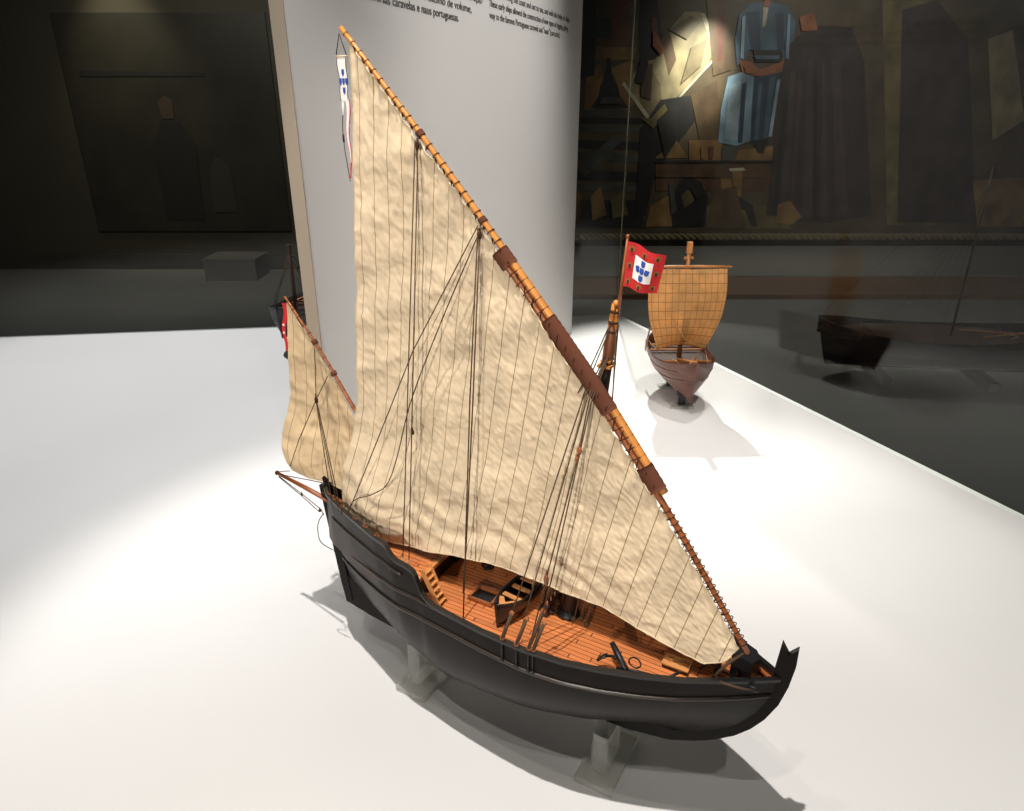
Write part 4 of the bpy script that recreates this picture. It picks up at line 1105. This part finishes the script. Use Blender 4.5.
# board added on the left wall; its dim shapes paint in reflections of visitors
lm = thing('left_reflection_board', 'added dim dark brown board with painted visitor reflections and a paler lower block on the left wall', 'painting', (-4.3, 9.685, .2))
b = MB(); b.box((0, 0, .55), (2.6, .03, 2.6)); b.build('painted_board', mat('dim_board_ground', (46, 42, 34), rough=.5, var=.3, vscale=(1.5, 1.5, 1.5)), lm)
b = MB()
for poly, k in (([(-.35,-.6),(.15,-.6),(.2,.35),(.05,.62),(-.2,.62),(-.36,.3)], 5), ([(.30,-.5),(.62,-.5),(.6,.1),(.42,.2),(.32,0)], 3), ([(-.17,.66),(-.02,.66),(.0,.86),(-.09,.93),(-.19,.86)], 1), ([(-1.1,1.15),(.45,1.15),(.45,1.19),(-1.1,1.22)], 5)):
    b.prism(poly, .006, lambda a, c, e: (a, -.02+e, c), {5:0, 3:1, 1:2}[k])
b.build('painted_figures', [mat('reflection_paint_dark', (30, 29, 27)), mat('reflection_paint_green', (50, 47, 38)), mat('reflection_paint_brown', (64, 50, 38))], lm)
pd = thing('pedestal', 'low grey pedestal box against the dark left wall', 'pedestal', (-3.62, 9.2, FZ0))
b = MB(); b.box((0, 0, .13), (.66, .5, .26)); b.build('pedestal_body', mat('grey_brown_plinth', (104, 96, 90), rough=.7), pd)
b = MB(); b.box((0, 0, .27), (.68, .52, .02)); b.build('pedestal_top', mat('grey_brown_plinth', (104, 96, 90), rough=.7), pd)

# ---------------------------------------------------------------- lights
def spot(name, loc, target, energy, size=40, blend=.4, col=(1, .95, .88), radius=.02):
    l = bpy.data.lights.new(name, 'SPOT'); l.energy = energy; l.spot_size = math.radians(size); l.spot_blend = blend; l.color = col; l.shadow_soft_size = radius
    o = bpy.data.objects.new(name, l); C.objects.link(o); o.location = loc
    o.rotation_euler = (Vector(target)-Vector(loc)).to_track_quat('-Z', 'Y').to_euler(); return o
spot('key_spot', (-.28, .39, 3.2), (.12, 1.0, .0), 335, 47, .4, (1, .965, .93))
spot('sail_spot', (-.57, -.39, 3.2), (.05, 1.0, .3), 45, 50, .5, (1, .95, .88))
spot('left_front_spot', (-.84, .36, 3.2), (.10, 1.0, .1), 25, 60, .5, (1, .95, .88))
spot('right_front_spot', (.50, -.60, 3.2), (.0, 1.1, .1), 32, 56, .5, (1, .95, .90))
spot('sail_fill_spot', (-1.20, -2.6, 1.28), (.02, 1.0, .73), 330, 19.5, .3, (1, .93, .85), .04)  # unseen low light added to brighten the sail, cone kept off the table
spot('left_spot', (-1.6, 3.0, 3.1), (-1.45, 2.5, 0), 330, 60, .7, (.97, .98, 1))
spot('back_spot', (.62, 4.6, 2.75), (.74, 2.50, 0), 640, 32, .6, (1, .97, .94))
spot('boat_spot', (.95, 2.2, 3.2), (.75, 2.45, 0), 130, 34, .7, (1, .97, .94))
spot('boat_sail_fill_spot', (.80, .45, 2.7), (.62, 2.38, .34), 110, 15, .6, (1, .95, .88))  # fill light added to brighten the front of the tan sail
spot('panel_spot', (1.3, 1.9, 2.9), (-.06, 2.3, 1.10), 210, 44, .95, (1, .97, .93))
spot('mural_spot', (2.9, 9.6, 2.6), (2.65, 10.95, 1.50), 650, 40, 1.0, (1, .95, .84), .05)
spot('mural_wash', (4.0, 7.5, 3.2), (4.2, 10.9, .8), 190, 90, .8, (1, .93, .84), .2)
spot('floor_wash', (2.0, 7.0, 3.4), (2.6, 6.8, FZ0), 170, 100, .9, (1, .97, .9), .2)
spot('left_wash', (-4.9, 8.9, 3.0), (-4.75, 9.7, 1.4), 110, 60, .9, (1, .9, .65), .1)
spot('left_wall_fill', (-3.0, 6.4, 3.3), (-4.0, 9.6, .3), 200, 90, .8, (1, .95, .82), .2)  # fill light added to lift the dark left background

w = bpy.data.worlds.new('hall_ambient'); bpy.context.scene.world = w; w.use_nodes = True
bg = w.node_tree.nodes['Background']; bg.inputs[0].default_value = (1, .96, .9, 1); bg.inputs[1].default_value = .035

# ---------------------------------------------------------------- camera
cam = bpy.data.cameras.new('camera'); co = bpy.data.objects.new('camera', cam); C.objects.link(co)
co.location = (0, 0, 1.0); co.rotation_euler = (math.radians(90-23.1142), 0, 0)
cam.sensor_width = 36; cam.sensor_fit = 'HORIZONTAL'; cam.lens = 700/1024*36; cam.clip_start = .02; cam.clip_end = 60
sc = bpy.context.scene; sc.camera = co
sc.view_settings.view_transform = 'Standard'; sc.view_settings.look = 'None'; sc.view_settings.gamma = 1; sc.view_settings.exposure = 0.0
sc.view_settings.use_curve_mapping = False
